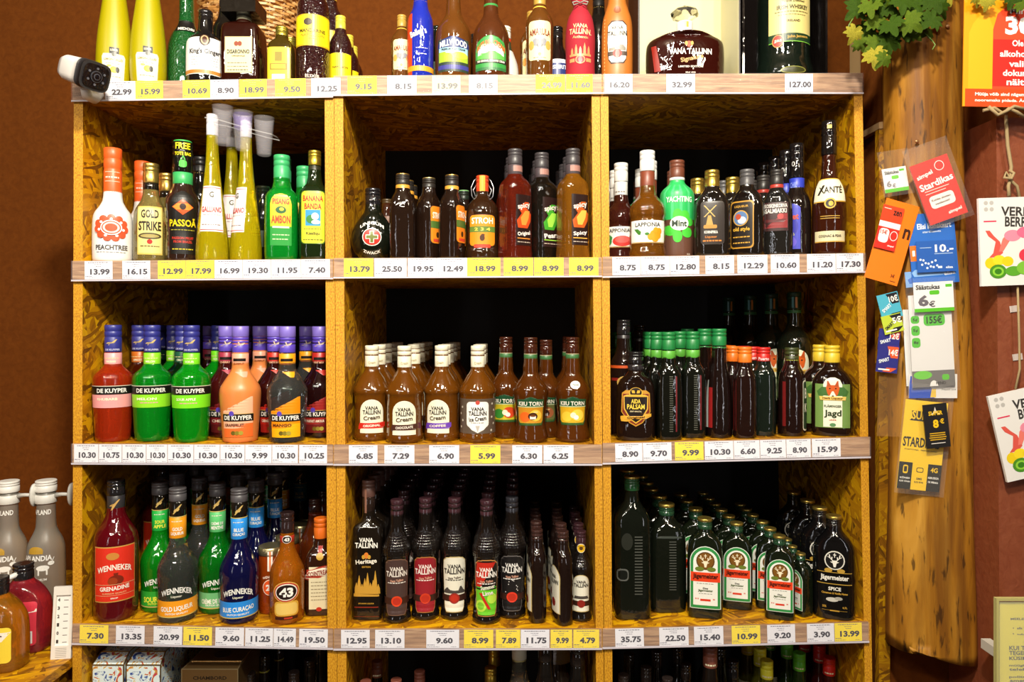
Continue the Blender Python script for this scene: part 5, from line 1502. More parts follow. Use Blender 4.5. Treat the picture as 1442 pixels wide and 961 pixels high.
# three plastic cups packed over the conical bottles' necks
CUP, N_, L_, p_ = newmat('clear_tumbler_plastic')
p_.inputs['Base Color'].default_value = (.92, .88, .95, 1)
p_.inputs['Transmission Weight'].default_value = .0
p_.inputs['Alpha'].default_value = .07
p_.inputs['Roughness'].default_value = .05
p_.inputs['Coat Weight'].default_value = 1
cp = tag(empty('cup_pack', (X(345, .02), .018, Z(180, .02))), 'clear plastic pack of three tumblers hung on the conical bottles', 'cup pack')
for i, (px, pz, rz_) in enumerate(((318, 207, 0), (345, 214, 1), (374, 221, 0))):
    x = X(px, .02) - cp.location.x
    z = Z(pz, .02) - cp.location.z
    h = .088
    w_ = MB().lathe([(z, .013), (z + .003, .0165), (z + h, .0235), (z + h + .002, .0242), (z + h, .0225), (z + .006, .0155), (z + .005, .001)], CUP, seg=20, cx=x, cy=-.016 + i * .004)
    w_.build('tumbler', cp, True)
    if i == 1:
        MB().lathe([(z + .05, .0185), (z + .085, .0218)], 'l#6a3ad0', seg=20, cx=x, cy=-.012, close=False).build('purple_sleeve', cp, True)
xs = [X(p_, .02) - cp.location.x for p_ in (300, 318, 345, 374, 391)]
zs = [Z(p_, .02) - cp.location.z for p_ in (173, 176, 184, 192, 196)]
tr = MB()
for sgn in (-1, 1):
    for q in range(4):
        tr.tube([(xs[q], -.014 + sgn * .027, zs[q]), (xs[q + 1], -.014 + sgn * .027, zs[q + 1])], .0012, 'l#ffffff', 6)
tr.tube([(xs[0], -.041, zs[0]), (xs[0] - .004, -.014, zs[0]), (xs[0], .013, zs[0])], .0012, 'l#ffffff')
tr.tube([(xs[4], -.041, zs[4]), (xs[4] + .004, -.014, zs[4]), (xs[4], .013, zs[4])], .0012, 'l#ffffff')
tr.build('tray_rim', cp)

# ------------------------------------------------------------------ third row
G2 = 'bottles on the third boards'
P('k_pink', 2, 151, .056, label='orange-red bottle with pink label and navy cap', group=G2)
P('k_amber', 2, 197, .13, label='amber bottle with orange neck label between pink and green ones', group=G2)
P('k_melon', 2, 211, .058, label='front left bright green bottle with lime melon label', group=G2)
P('k_melon', 2, 238, .20, label='green melon bottle behind, between the two front green ones', group=G2)
P('k_mint', 2, 256, .13, label='dark green bottle with dark green label behind', group=G2)
P('k_apple', 2, 274, .058, label='front right bright green bottle with apple label', group=G2)
P('k_apple', 2, 298, .15, label='green apple bottle behind the front one', group=G2)
P('b_cherry', 2, 318, .12, rz=-4, label='dark red cherry bottle with purple cap behind grapefruit', group=G2)
P('b_grape', 2, 340, .055, rz=-5, label='front opaque orange grapefruit bottle with purple cap', group=G2)
P('b_grape', 2, 360, .17, label='opaque orange grapefruit bottle, second in its file', group=G2)
P('b_cassis', 2, 388, .13, label='dark cassis bottle with red label behind the clear mango bottle', group=G2)
P('b_mango', 2, 406, .055, rz=-3, label='clear bottle with orange mango label and purple cap', group=G2)
P('b_mango', 2, 424, .16, label='clear mango bottle, second in its file', group=G2)
P('b_parf', 2, 447, .115, rz=-2, label='dark parfait bottle with red label beside the divider', group=G2)
for i, (px, y, k_) in enumerate(((300, .28, 'b_cherry'), (335, .27, 'b_cherry'), (372, .26, 'b_parf'), (400, .27, 'b_cassis'), (442, .24, 'b_parf'))):
    P(k_, 2, px, y, label='%s purple-capped bottle from the left at the back' % ORD[i], group=G2)
P('k_mint', 2, 182, .22, label='blue-capped bottle at the back behind the amber one', group=G2)
for px, kd, lb in ((513, 'c_red', 'red ribbon'), (565, 'c_brown', 'brown ribbon'), (620, 'c_purple', 'purple ribbon'), (670, 'c_grey', 'grey wrap')):
    FILE(kd, 2, px, 4 if kd != 'c_grey' else 2, 'cream-capped coffee-brown bottle with %s label, front one' % lb, 'cream-capped bottle with %s label' % lb, 'one', y=.062,
         rz=-14 if kd == 'c_purple' else 0, group=G2)
P('kiiu_green', 2, 712, .11, rz=-6, label='brown bottle with green and yellow picture label, left of four', group=G2)
P('kiiu_cup', 2, 747, .055, label='front brown bottle with coffee cup picture label', group=G2)
P('kiiu_choc', 2, 770, .15, sc=.97, rz=-12, label='brown bottle behind and right of the coffee cup one', group=G2)
P('kiiu_egg', 2, 809, .06, label='brown bottle with yellow egg picture and white round sticker', group=G2)
P('kiiu_egg', 2, 800, .16, label='brown bottle behind the yellow egg picture one', group=G2)
P('shield', 2, 895, .04, label='flat dark flask with gold shield label', group=G2)
P('tallorange', 2, 878, .12, label='tall dark bottle with orange band behind the shield flask', group=G2)
P('tallorange', 2, 898, .26, sc=.95, label='tall dark bottle at the back left corner', group=G2)
FILE('rib_green', 2, 974, 3, 'dark ribbed square bottle with green cap, front one', 'ribbed green-capped bottle', 'ribbed one', y=.06, group=G2, dx=-.01)
FILE('rib_green', 2, 944, 3, 'ribbed green-capped bottle, left neighbour of the front one', 'ribbed green-capped bottle in the left file', 'left one', y=.10, group=G2, dx=-.03)
FILE('rib_green', 2, 920, 2, 'ribbed green-capped bottle behind the shield flask', 'dark ribbed bottle behind the shield flask', 'left one', y=.16, group=G2, dx=-.02)
FILE('tall_green', 2, 1013, 2, 'tallest dark slope-shouldered bottle with green cap', 'slope-shouldered green-capped bottle', 'tall one', y=.055, group=G2, dx=-.022)
FILE('orangecap', 2, 1046, 3, 'right front dark bottle with orange cap', 'orange-capped bottle in the right file', 'right one', y=.055, group=G2)
P('orangecap', 2, 1029, .10, label='left orange-capped dark bottle', group=G2)
FILE('redcap', 2, 1075, 3, 'dark bottle with red cap, front one', 'red-capped bottle', 'red one', y=.055, group=G2, dx=-.008)
P('sideflask', 2, 1115, .05, label='short dark flask with olive cap, label turned right', group=G2)
FILE('foxtall', 2, 1128, 3, 'tall dark bottle with long fox label, front one', 'tall green-capped fox bottle', 'fox one', y=.14, rz=6, group=G2, dx=-.03, gap=.012)
P('foxflask', 2, 1173, .042, label='front flat flask with fox label and yellow cap', group=G2)
P('foxflask', 2, 1161, .10, label='yellow-capped fox flask behind the front one', group=G2)

# ------------------------------------------------------------------ fourth row
G3 = 'bottles on the fourth boards'
FILE('grenad', 3, 156, 3, 'large dark red grenadine bottle with red label', 'black-capped red grenadine bottle', 'grenadine', base=874, group=G3, dx=.012)
FILE('w_apple', 3, 214, 4, 'front bright green sour apple bottle', 'sour apple bottle', 'green one', base=868, group=G3, dx=.006)
FILE('w_gold', 3, 250, 4, 'clear twisted bottle with orange label', 'orange-label clear bottle', 'clear one', base=879, group=G3, dx=.012)
FILE('w_menthe', 3, 305, 4, 'green bottle with pale green label', 'pale green label bottle', 'green one', base=866, group=G3, dx=.0)
FILE('w_blue', 3, 339, 4, 'dark blue bottle with bright blue label', 'blue-label bottle', 'blue one', base=877, group=G3, dx=.002)
P('w_amber', 3, 366, .33, label='orange-label bottle at the back, right of the blue file', group=G3)
P('w_dark', 3, 388, .40, label='green-label bottle at the back right', group=G3)
FILE('jar24', 3, 379, 3, 'orange glass jar with pale lid and number 24', 'orange jar', 'jar', base=862, group=G3, cat='jar', dx=.003)
P('vanilla', 3, 405, base=876, label='amber bottle with round black 43 label', group=G3)
FILE('brandyback', 3, 434, 2, 'round amber bottle with dark cap behind the 43 bottle', 'round amber dark-capped bottle', 'amber one', y=.17, group=G3)
P('squareorange', 3, 452, base=864, rz=-6, label='square brown bottle with orange cap beside the divider', group=G3)
FILE('skyline', 3, 511, 5, 'tall square black bottle with gold skyline', 'tall square bottle', 'skyline one', base=876, group=G3, sc=.99)
for px, kd, ds, bs, n in ((558, 'v_brown', 'brown label', 878, 5), (598, 'v_red', 'red label', 877, 5), (640, 'v_cream', 'cream label', 876, 5), (685, 'v_lime', 'lime label', 882, 5), (721, 'v_black', 'black label', 874, 5)):
    FILE(kd, 3, px, n, 'ribbed black bottle with %s, front one' % ds, 'ribbed bottle with %s' % ds, 'one', base=bs, group=G3, back='v_brown')
P('v_small', 3, 823, base=879, label='small ribbed bottle with cream label and yellow sticker', group=G3)
FILE('v_small', 3, 822, 4, '', 'small ribbed bottle', 'small one', y=.115, group=G3, skip0=True)
FILE('pocket', 3, 756, 4, 'left dark pocket flask, label turned away left', 'pocket flask in the left file', 'left flask', base=880, rz=-82, group=G3)
FILE('pocket', 3, 793, 4, 'right dark pocket flask with cream label edge at left', 'pocket flask in the right file', 'right flask', base=882, rz=-72, sc=1.0, group=G3)
P('stag_giant', 3, 890, base=874, label='giant dark green bottle with oval moulding and green cap', group=G3)
P('stag_giant', 3, 889, .17, label='giant dark bottle behind the front giant one', group=G3)
FILE('stag_side', 3, 938, 5, 'dark green bottle turned sideways, moulded letters down its edge', 'sideways stag bottle', 'sideways one', base=869, group=G3, sc=1.11, gap=.008)
FILE('stag', 3, 987, 3, 'largest stag-label bottle, white green and orange label', 'stag bottle in the left file', 'largest', base=868, group=G3, sc=1.0, gap=.012)
FILE('stag', 3, 1037, 5, 'second stag-label bottle, middle of three', 'stag bottle in the middle file', 'middle', base=860, group=G3, sc=.89, gap=.008)
FILE('stag', 3, 1098, 5, 'smallest of the three front stag-label bottles', 'stag bottle in the right file', 'smallest', base=874, group=G3, sc=.83, gap=.008)
FILE('stag', 3, 1137, 5, 'tiny stag bottle turned left beside the spice flask', 'tiny stag bottle', 'tiny one', base=870, rz=-48, group=G3, sc=.62, gap=.008)
FILE('spice', 3, 1183, 3, 'black flask with white stag emblem and spice lettering', 'black spice flask', 'spice one', base=873, group=G3, gap=.014)

# ------------------------------------------------------------------ bottom row: tops only
G4 = 'bottles on the bottom boards'


def LOWS(kind, pts, what):
    """pts: (image column, image height of the cap's top); farther back the higher the top shows"""
    for i, (px, py) in enumerate(pts):
        y = .055 + (958 - py) / 55 * .17
        h = (EYE - Z(1138)) - (py - PY) * (D + y) / F
        P(kind, 4, px, y, sc=h / KIND[kind]['h'], label='%s, %s of its kind from the front' % (what, ORD[i]), group=G4)


LOWS('low_yband', ((373, 920), (392, 905)), 'black-capped bottle with yellow neck band, left unit')
LOWS('low_dark', ((352, 946), (414, 944), (436, 926), (450, 908)), 'dark-capped bottle in left unit')
LOWS('low_rust', ((515, 957), (558, 955), (591, 943), (531, 929)), 'rust-capped bottle in middle unit')
LOWS('low_gold', ((691, 938), (696, 912)), 'gold-capped bottle in middle unit')
P('low_clear', 4, 733, .07, label='clear bottle with pale stopper, middle unit', group=G4)
P('low_dark', 4, 768, .06, sc=1.04, label='dark-capped bottle standing before the white canister', group=G4)
P('low_white', 4, 785, .17, label='wide white-topped canister in the middle unit', group=G4, cat='canister')
P('low_dark', 4, 817, .05, label='dark bottle at the right of the middle unit', group=G4)
LOWS('low_dark', ((878, 951), (940, 957), (910, 941), (966, 938), (886, 922), (925, 919), (955, 915)), 'dark-capped bottle at left of the right unit')
LOWS('low_wlabel', ((1030, 932), (1013, 915), (1000, 905)), 'black-capped bottle with white neck label')
P('low_rust', 4, 1000, .05, sc=.95, label='dark bottle left of the white neck label ones', group=G4)
LOWS('low_yellow', ((1078, 934), (1069, 917), (1055, 905)), 'yellow-capped bottle')
LOWS('low_green', ((1122, 923), (1105, 906), (1090, 903)), 'green-capped bottle')
LOWS('low_red', ((1175, 934), (1155, 914), (1136, 903)), 'red-capped bottle')

# floral cartons, bronze carton and the ring-handled jar
settle()
FLW = grain('blue_and_yellow_floral_print', [(.36, '#2a4a9a'), (.42, '#dfeef0'), (.58, '#e6f2f2'), (.61, '#d8b02a'), (.68, '#c03a5a')], (38, 38, 38), .4, bump=0, det=2, dist=2.5)
zb = surfz(4, X(200, .1))


def carton(name, label, x0, x1, y0, y1, h, mat, edge, slope=.0):
    o = tag(empty(name, ((x0 + x1) / 2, (y0 + y1) / 2, zb)), label, 'carton', 'cartons on the bottom board')
    a, d = (x1 - x0) / 2, (y1 - y0) / 2
    MB().box(-a, a, -d, d, 0, h, mat).build('carton_body', o)
    MB().hexa([(-a, -d, h), (a, -d, h), (a, d, h), (-a, d, h), (-a * .92, -d * .5, h + slope), (a * .92, -d * .5, h + slope), (a * .92, d, h + slope), (-a * .92, d, h + slope)], mat).build('lid', o)
    e = MB()
    for s in (-1, 1):
        e.tube([(s * a, -d, 0), (s * a, -d, h), (s * a * .92, -d * .5, h + slope), (s * a * .92, d, h + slope)], .0016, edge, 4)
    e.tube([(-a, -d, h), (a, -d, h)], .0016, edge, 4)
    e.tube([(-a * .92, -d * .5, h + slope), (a * .92, -d * .5, h + slope)], .0016, edge, 4)
    tag(e.build('gilt_edging', o), kind='stuff')
    return o


hb = Z(937, .03) - zb
c = carton('floral_carton', 'white carton printed with blue flowers, left one', X(130, .03), X(174, .03), .03, .15, hb, FLW, 'm#b8985a', .018)
c = carton('floral_carton', 'white carton printed with blue flowers, right one', X(178, .03), X(226, .03), .03, .15, hb, FLW, 'm#b8985a', .018)
c = carton('floral_carton', 'taller floral carton standing behind the front two', X(178, .2), X(260, .2), .17, .29, Z(908, .19) - zb - .006, FLW, 'm#b8985a', .006)
c = carton('bronze_carton', 'bronze presentation carton with dark lettering on its front', X(256, .02), X(335, .02), .02, .17, Z(940, .03) - zb, 'm#b08a58', 'm#d8c090', .001)
a_, t_ = MB(), MB()
decals(a_, t_, [('t', 'CHAMBORD', 0, 0, .080, .0085, '#2a1c10')], lambda s, z, e: (s, -.0752 - e, z + hb - .026), 1e-4, 1e-4, 0, 1e-4)
t_.build('lettering', c)
MB().lathe([(0, .02), (.0006, .02)], '#3a2416', seg=24, cx=0, cy=0).build('seal', c, loc=(0, 0, Z(940, .03) - zb + .0012))
K('ringjar', [(0, 18), (3, 22), (96, 22), (108, 18), (112, 14)], 'q#e8e4d8', [('cap', 112, 126, 13, '#e8e0b0')], [('r', -30, 30, 20, 80, '#d8c890')], obj='jar')
o_, x_, y_, h_ = P('ringjar', 4, 240, .05, label='clear jar under a thin gold hoop, beside the bronze carton', group=None, cat='jar')
rg = MB()
rg.tube([(.034 * cos(t * pi / 12), 0, .20 + .045 * sin(t * pi / 12)) for t in range(13)], .0015, 'm#d8b040', 6)
rg.build('hoop_handle', o_)

# ------------------------------------------------------------------ left: table, vodkas, liqueurs, thermometer, security camera
tz = EYE - .78
t = tag(empty('display_table', (-1.5, .25, 0)), 'strand-board display table left of the shelving', 'table')
MB().box(-.62, .452, -.75, .355, tz - .022, tz, OSB_FLAT).build('table_top', t)
MB().box(.40, .44, -.74, -.70, 0, tz - .023, OSB_SIDE).build('leg', t)
MB().box(.40, .44, .30, .34, 0, tz - .023, OSB_SIDE).build('leg', t)
MB().box(-.61, -.57, -.74, -.70, 0, tz - .023, OSB_SIDE).build('leg', t)
MB().box(-.61, -.57, .30, .34, 0, tz - .023, OSB_SIDE).build('leg', t)
MB().box(.41, .43, -.35, -.10, 0, tz - .023, OSB_SIDE).build('side_support', t)
vk = [(0, 22), (4, 24), (104, 24.5), (120, 22), (136, 14), (146, 12), (204, 11.5)]
horn = MB()
horn.tube([(14 * U, 0, 186 * U), (26 * U, -.006, 188 * U), (38 * U, -.006, 188 * U)], [.006, .0045, .004], '#c8c6c0', 8)
horn2 = MB().lathe([(-.004, .004), (-.003, .017), (.002, .018), (.004, .004)], '#cfcdc6', seg=16)
horn2.v = [(39 * U + z, x * .8 - .006, y * 1.6 + 188 * U) for x, y, z in horn2.v]
K('vodka', vk, 'f#d9d2c4', [('cap', 192, 208, 13.5, '#e2e0da'), ('neck_band', 176, 188, 14, '#dcdad4')],
  [('t', 'LAPLAND', 0, 164, 26, 7, '#f6f4ee'), ('a', -10, 10, 108, 118, '#b89030'), ('t', 'LAPLANDIA', 0, 102, 42, 7.5, '#f6f4ee'), ('d', -14, 88, 8, 4, '#f2efe8'), ('r', -20, -18, 78, 88, '#f2efe8'), ('r', -10, -8, 78, 88, '#f2efe8'), ('d', 10, 88, 8, 4, '#f2efe8'),
   ('r', 4, 6, 78, 88, '#f2efe8'), ('r', 14, 16, 78, 88, '#f2efe8'), ('d', 20, 94, 4, 3, '#f2efe8'), ('p', [(95, 20, 21), (102, 23, 24)], '#f2efe8'), ('t', 'SUPER PREMIUM', 0, 72, 30, 3.4, '#f6f4ee'), ('t', 'VODKA', -2, 66, 24, 6, '#f6f4ee')]
  + dashes(-14, 10, 58, 1.6, '#f6f4ee', 3) + dashes(-12, 8, 53, 1.6, '#f6f4ee', 4), extra=[('security_tag', horn), ('tag_disc', horn2)])


def T(kind, px, base, rz=0, sc=1.0, **kw):
    k = KIND[kind]
    y = (EYE - tz) * F / (base - PY) - D + k['r'] * sc * (k['dr'] if abs(rz) < 40 else 1)
    return bottle(kind, (X(px, y), y, tz), rz, sc, **kw)


T('vodka', 65, 890, sc=1.06, label='frosted vodka bottle nearest the shelving, grey security tag', group='frosted vodka bottles')
T('vodka', 12, 892, sc=1.06, label='frosted vodka bottle at the left edge, white security tag', group='frosted vodka bottles')
tg = MB()
tg.tube([(0, -9 * U, 108 * U), (-12 * U, -16 * U, 103 * U), (-26 * U, -20 * U, 96 * U)], [.007, .006, .006], '#e2e0da', 8)
tg2 = MB().lathe([(-.004, .006), (-.003, .026), (.003, .028), (.005, .012), (.009, .008)], '#e8e6e0', seg=20)
tg2.v = [(-34 * U + x * 1.1, -24 * U - z, 92 * U + y) for x, y, z in tg2.v]
K('cherryl', [(0, 34), (4, 37), (62, 37), (78, 31), (92, 18), (98, 12), (118, 11)], 't#d23848',
  [('cap', 98, 120, 13, 'g#1d1b1d')], [('o', -30, 30, 12, 72, '#d83a4c'), ('p', [(48, -30, -30), (50, -30, 10), (58, -20, 30), (62, 28, 30)], '#f0e8dc'), ('t', 'liköör', 4, 55, 30, 7, '#3a2a24', 0, 8), ('d', -4, 26, 8, 7, '#8a1420'), ('d', 8, 24, 7, 6, '#8a1420'), ('d', 4, 38, 7, 4, '#4a9a3a'), ('r', 14, 26, 15, 32, '#ece8e4')] + ladder(20, 16, 31, 9, '#3a3434', 2.2),
  n=3, dr=.6, extra=[('security_tag', tg), ('tag_disc', tg2)])
T('cherryl', 33, 923, label='flat bottle of red cherry liqueur with white security tag', group='liqueurs on the side table')
K('amberl', [(0, 34), (4, 37), (62, 37), (78, 31), (92, 18), (98, 12), (118, 11)], 't#d88a20', [('cap', 98, 120, 13, 'g#1d1b1d')],
  [('o', -30, 30, 14, 60, '#e8d040'), ('p', [(42, -30, 20), (54, -30, 30)], '#f0e8dc'), ('t', 'liköör', 4, 48, 34, 8, '#3a2a24', 0, 4)], n=3, dr=.6)
T('amberl', -3, 951, sc=1.0, label='flat amber liqueur bottle cut by the left picture edge', group='liqueurs on the side table')

th = tag(empty('thermometer_frame', (X(94, .02), .0, tz)), 'white plastic frame with a number scale beside the shelving', 'thermometer')
th.rotation_euler = (radians(-6), 0, radians(8))
f_ = MB()
f_.box(-.022, -.016, -.004, .004, .0, .165, '#e4dfd6').box(.016, .022, -.004, .004, .0, .165, '#e4dfd6').box(-.016, .016, -.004, .004, .145, .165, '#e4dfd6').box(-.016, .016, -.004, .004, .0, .03, '#e4dfd6')
f_.build('frame', th)
MB().box(-.016, .016, .0, .003, .03, .145, '#efece6').build('scale_plate', th)
t_ = MB()
for i, ch in enumerate('432101'):
    decals(t_, t_, [('t', ch, -.011, .134 - i * .019, .005, .008, '#3a3836')], lambda s, z, e: (s, -.0002 - e, z), 1e-4, 1e-4, 0, 0)
for i in range(7):
    decals(t_, t_, [('r', .0, .010, .132 - i * .016, .1335 - i * .016, '#6a6866')], lambda s, z, e: (s, -.0002 - e, z), 1e-4, 1e-4, 0, 0)
for i in range(6):
    decals(t_, t_, [('r', -.012, .012, .004 + i * .004, .0052 + i * .004, '#a8a29a')], lambda s, z, e: (s, -.0042 - e, z), 1e-4, 1e-4, 0, 0)
t_.build('scale_print', th)

# security camera
sc_ = tag(empty('security_camera', (X(126, -.04), -.03, Z(119, -.04))), 'white bullet security camera at the top left shelf corner', 'security camera')
sc_.scale = (.86, .86, .86)
from mathutils import Vector, Matrix
RM = Matrix.Translation((.020, -.06, .012)) @ Matrix.Rotation(radians(64), 4, 'Z') @ Matrix.Rotation(radians(20), 4, 'X')


def xf(mb, M_):
    mb.v = [tuple(M_ @ Vector(q)) for q in mb.v]
    return mb


def loft(secs, mat, seg=28, n=4):
    vs, fs = [], []
    for y, a, b in secs:
        for k in range(seg):
            x, z = ringpt(a, b, n, 2 * pi * k / seg)
            vs.append((x, y, z))
    for i in range(len(secs) - 1):
        for k in range(seg):
            k2 = (k + 1) % seg
            fs.append((i * seg + k, i * seg + k2, (i + 1) * seg + k2, (i + 1) * seg + k))
    fs.append(tuple(range(seg)))
    fs.append(tuple((len(secs) - 1) * seg + k for k in range(seg))[::-1])
    return MB().add(vs, fs, mat)


xf(loft([(-.035, .037, .034), (.0, .038, .035), (.05, .036, .033), (.075, .028, .026), (.08, .01, .01)], '#e6e0da'), RM).build('housing', sc_, True)
xf(loft([(-.041, .0395, .0365), (-.020, .0405, .0375)], '#2c2a2c'), RM).build('front_hood', sc_, True)
xf(loft([(-.0435, .033, .030), (-.0411, .033, .030)], 'g#0e0d10'), RM).build('lens_window', sc_, True)
b_ = MB()
for y, r_, col in ((-.0452, .0150, '#3a3a40'), (-.0462, .0125, 'g#101014'), (-.0472, .0080, '#4a4a52'), (-.0480, .0060, 'g#050508')):
    q = MB().lathe([(0, r_), (.0016, r_)], col, seg=20)
    q.v = [(x, y - z, yy) for x, yy, z in q.v]
    b_.add(q.v, q.f, col)
xf(b_, RM).build('lens', sc_)
for i in range(6):
    t = 2 * pi * (i + .5) / 6
    q = MB().lathe([(0, .0032), (.001, .0032)], '#5a5a62', seg=8)
    q.v = [(x + .0225 * cos(t), -.0448 - z, yy + .0205 * sin(t)) for x, yy, z in q.v]
    xf(q, RM).build('infrared_led', sc_)
sb = MB().tube([(.0, .022, -.012), (.0, .006, -.03), (.005, -.03, -.034), (.012, -.05, -.02)], [.018, .016, .014, .012], '#dcd5ce', 12)
sb.build('bracket', sc_, True)

# ------------------------------------------------------------------ right: carton, log, sales cards, pillar things
bx = tag(empty('beige_carton', (X(1236, .2), .2, Z(168) + .001)), 'beige carton with rounded emblem standing on the ledge beside the log', 'carton')
MB().box(-.036, .09, -.07, .08, 0, .30, '#b89a6c').build('carton_body', bx)
t_ = MB()
decals(t_, t_, [('o', -.026, .03, .10, .26, '#a88a60'), ('o', -.024, .028, .102, .258, '#c0a478'), ('t', 'MEKAR', -.018, .045, .024, .006, '#3a2c1c', 0, 20), ('t', 'ALKOHOL', -.016, .066, .03, .004, '#5a482c', 0, 20)], lambda s, z, e: (s, -.0702 - e, z), 1e-4, 1e-4, 0, 1e-4)
t_.build('print', bx)

LY = -.035          # log axis depth; its face stands out towards the shop


def logslab():
    o = tag(empty('log_slab', (X(1318, LY), LY, 0)), 'debarked varnished log hanging on the wall, sales cards pinned to it', 'log')
    m = MB()
    seg, rows = 40, 60
    rnd = random.Random(4)
    ph = [rnd.uniform(0, 6) for _ in range(8)]
    for i in range(rows + 1):
        t = i / rows
        py = -90 + t * (940 + 90)
        z = Z(py, LY - .05)
        xl = X(1259 + 5 * t, LY - .03) - o.location.x
        xr = X(1352 + 30 * t ** .8, LY - .03) - o.location.x
        c_, a = (xl + xr) / 2, (xr - xl) / 2
        for k in range(seg):
            th = 2 * pi * k / seg
            lump = 1 + .025 * sin(3 * th + ph[0] + t * 5) + .018 * sin(7 * th + ph[1] - t * 11) + .02 * sin(2 * th + t * 17 + ph[2])
            x, y = ringpt(a * lump, .062 * lump, 2.3, th)
            zz = z
            if i == rows:
                zz = z + .05 * (1 - (c_ + x - xl) / (2 * a)) ** 1.6
            m.v.append((c_ + x, min(y, .060), zz))
    for i in range(rows):
        for k in range(seg):
            k2 = (k + 1) % seg
            m.f.append(((i + 1) * seg + k, (i + 1) * seg + k2, i * seg + k2, i * seg + k))
    m.f.append(tuple(rows * seg + k for k in range(seg))[::-1])
    m.f.append(tuple(range(seg)))
    m.mats = [LOG]
    m.mi = [0] * len(m.f)
    m.build('wood', o, True)
    for px, py in ((1333, 38), (1290, 200)):
        q = MB().lathe([(0, .004), (.003, .0042), (.005, .002)], 'm#d8a878', seg=12)
        q.v = [(x + X(px, LY - .06) - o.location.x, -z - .062, yy + Z(py, LY - .06)) for x, yy, z in q.v]
        q.build('screw', o)
    return o


logslab()


FILM, N_, L_, p_ = newmat('thin_crinkled_film')
p_.inputs['Base Color'].default_value = (.9, .88, .85, 1)
p_.inputs['Alpha'].default_value = .035
p_.inputs['Roughness'].default_value = .06
p_.inputs['Specular IOR Level'].default_value = .4
no_ = N_.new('ShaderNodeTexNoise')
no_.inputs['Scale'].default_value = 45
bp_ = N_.new('ShaderNodeBump')
bp_.inputs['Distance'].default_value = .004
L_.new(no_.outputs['Fac'], bp_.inputs['Height'])
L_.new(bp_.outputs[0], p_.inputs['Normal'])


def card(name, label, cx, cy, w_, h_, rot, y, col, ds, pocket=False, cat='sales card', th_=.0012, group='sales cards hung on the log'):
    """cx, cy, w_, h_ in image columns and rows at depth y; ds use the same unit, origin at centre"""
    k = (D + y) / F
    o = tag(empty(name, (X(cx, y), y, Z(cy, y))), label, cat, group)
    o.rotation_euler = (0, radians(rot), 0)
    MB().box(-w_ / 2 * k, w_ / 2 * k, 0, th_, -h_ / 2 * k, h_ / 2 * k, col).build('card', o)
    a, t = MB(), MB()
    decals(a, t, ds, lambda s, z, e: (s * k, -e, z * k), 2e-4, 1e-4, 30, 1e-4)
    if a.v:
        p_ = a.build('print', o)
        if t.v:
            t.build('lettering', p_)
    elif t.v:
        t.build('lettering', o)
    if pocket:
        q = MB().box(-(w_ / 2 + 5) * k, (w_ / 2 + 5) * k, -.006, -.0055, -(h_ / 2 + 6) * k, (h_ / 2 + 24) * k, FILM)
        q.build('plastic_pouch', o)
    return o


YB = LY - .066
card('sales_card', 'small white card with green foot in clear pouch, top left', 1261, 253, 34, 34, -9, YB - .004, '#e4e2e0',
     [('r', -17, 17, -17, -12, '#5ab82c'), ('t', 'Säästukas', -4, 11, 20, 5, '#2a2826'), ('r', 7, 14, 11, 14, '#5ab82c'), ('o', -5, 5, 1, 6, '#6ac23a'), ('t', '6', -10, -5, 7, 9, '#8a8488'), ('t', '€', -3, -8, 5, 6, '#8a8488')], True)
card('sales_card', 'large red rounded card lettered in white, in clear pouch', 1322, 267, 56, 88, -20, YB - .022, '#d0281c',
     [('t', 'simpel', -12, 25, 24, 8, '#f4ece8', 0, 8), ('d', 12, 32, 7, 7, '#f0e0dc'), ('d', 12, 32, 6, 6, '#d0281c'), ('t', 'Stardikas', 0, 11, 50, 10, '#f8f2ee', 0, 4), ('r', -20, 16, 2, 3, '#f0d0c8'), ('r', -20, 10, -2, -1, '#f0d0c8'), ('o', -18, 18, -24, -6, '#ece4dc'),
      ('t', 'Kuidas alustan', -1, -12, 28, 3, '#6a4a40'), ('t', 'vestlemist?', -1, -18, 22, 3, '#6a4a40'), ('t', 'simpel', 12, -35, 20, 6, '#f4ece8', 0, 4)], True, th_=.003)
card('sales_card', 'large plain orange card hanging below the small white one', 1256, 341, 48, 116, 16, YB - .008, '#f4760e',
     [('t', 'n', 17, 16, 10, 15, '#3a1a08'), ('r', 12, 20, -54, -53, '#4a2008'), ('t', '3€', 14, -46, 6, 5, '#4a2008')])
card('sales_card', 'red voucher stuck on the orange card, 15 euro', 1252, 321, 30, 62, 14, YB - .012, '#e0401c',
     [('t', 'zen', 7, 22, 12, 7, '#2a1a10'), ('r', -13, -3, 26, 27, '#f0d0c0'), ('r', -15, 15, 0, 8, '#e8e4e0'), ('r', -15, 15, -31, 0, '#d02a1c'), ('o', -12, 2, -22, -2, '#f0ece6'), ('t', '15€', -6, -7, 10, 6, '#c03020'), ('d', 9, -10, 5.5, 7, '#f0e0dc'), ('d', 9, -10, 4.6, 6, '#d02a1c'), ('t', 'simpel', 8, -25, 9, 3, '#f4ece8')])
card('sales_card', 'blue starter card with white lettering behind the 10 voucher', 1314, 350, 66, 100, -5, YB - .006, '#2f6ac0',
     [('t', 'Elisi kõnekaart', 4, 32, 48, 8, '#e8eef4'), ('t', 'starditasuta', 0, 24, 26, 3, '#c8d8ec'), ('r', -33, -24, -16, 6, '#e0762a'), ('t', '1', -28, -5, 4, 8, '#f0e8e0'), ('p', [(-38, -30, 10), (-32, -33, 20), (-28, -28, 0)], '#8ab4e4'), ('t', 'elisa', 20, -36, 16, 5, '#e8eef4', 0, 4)])
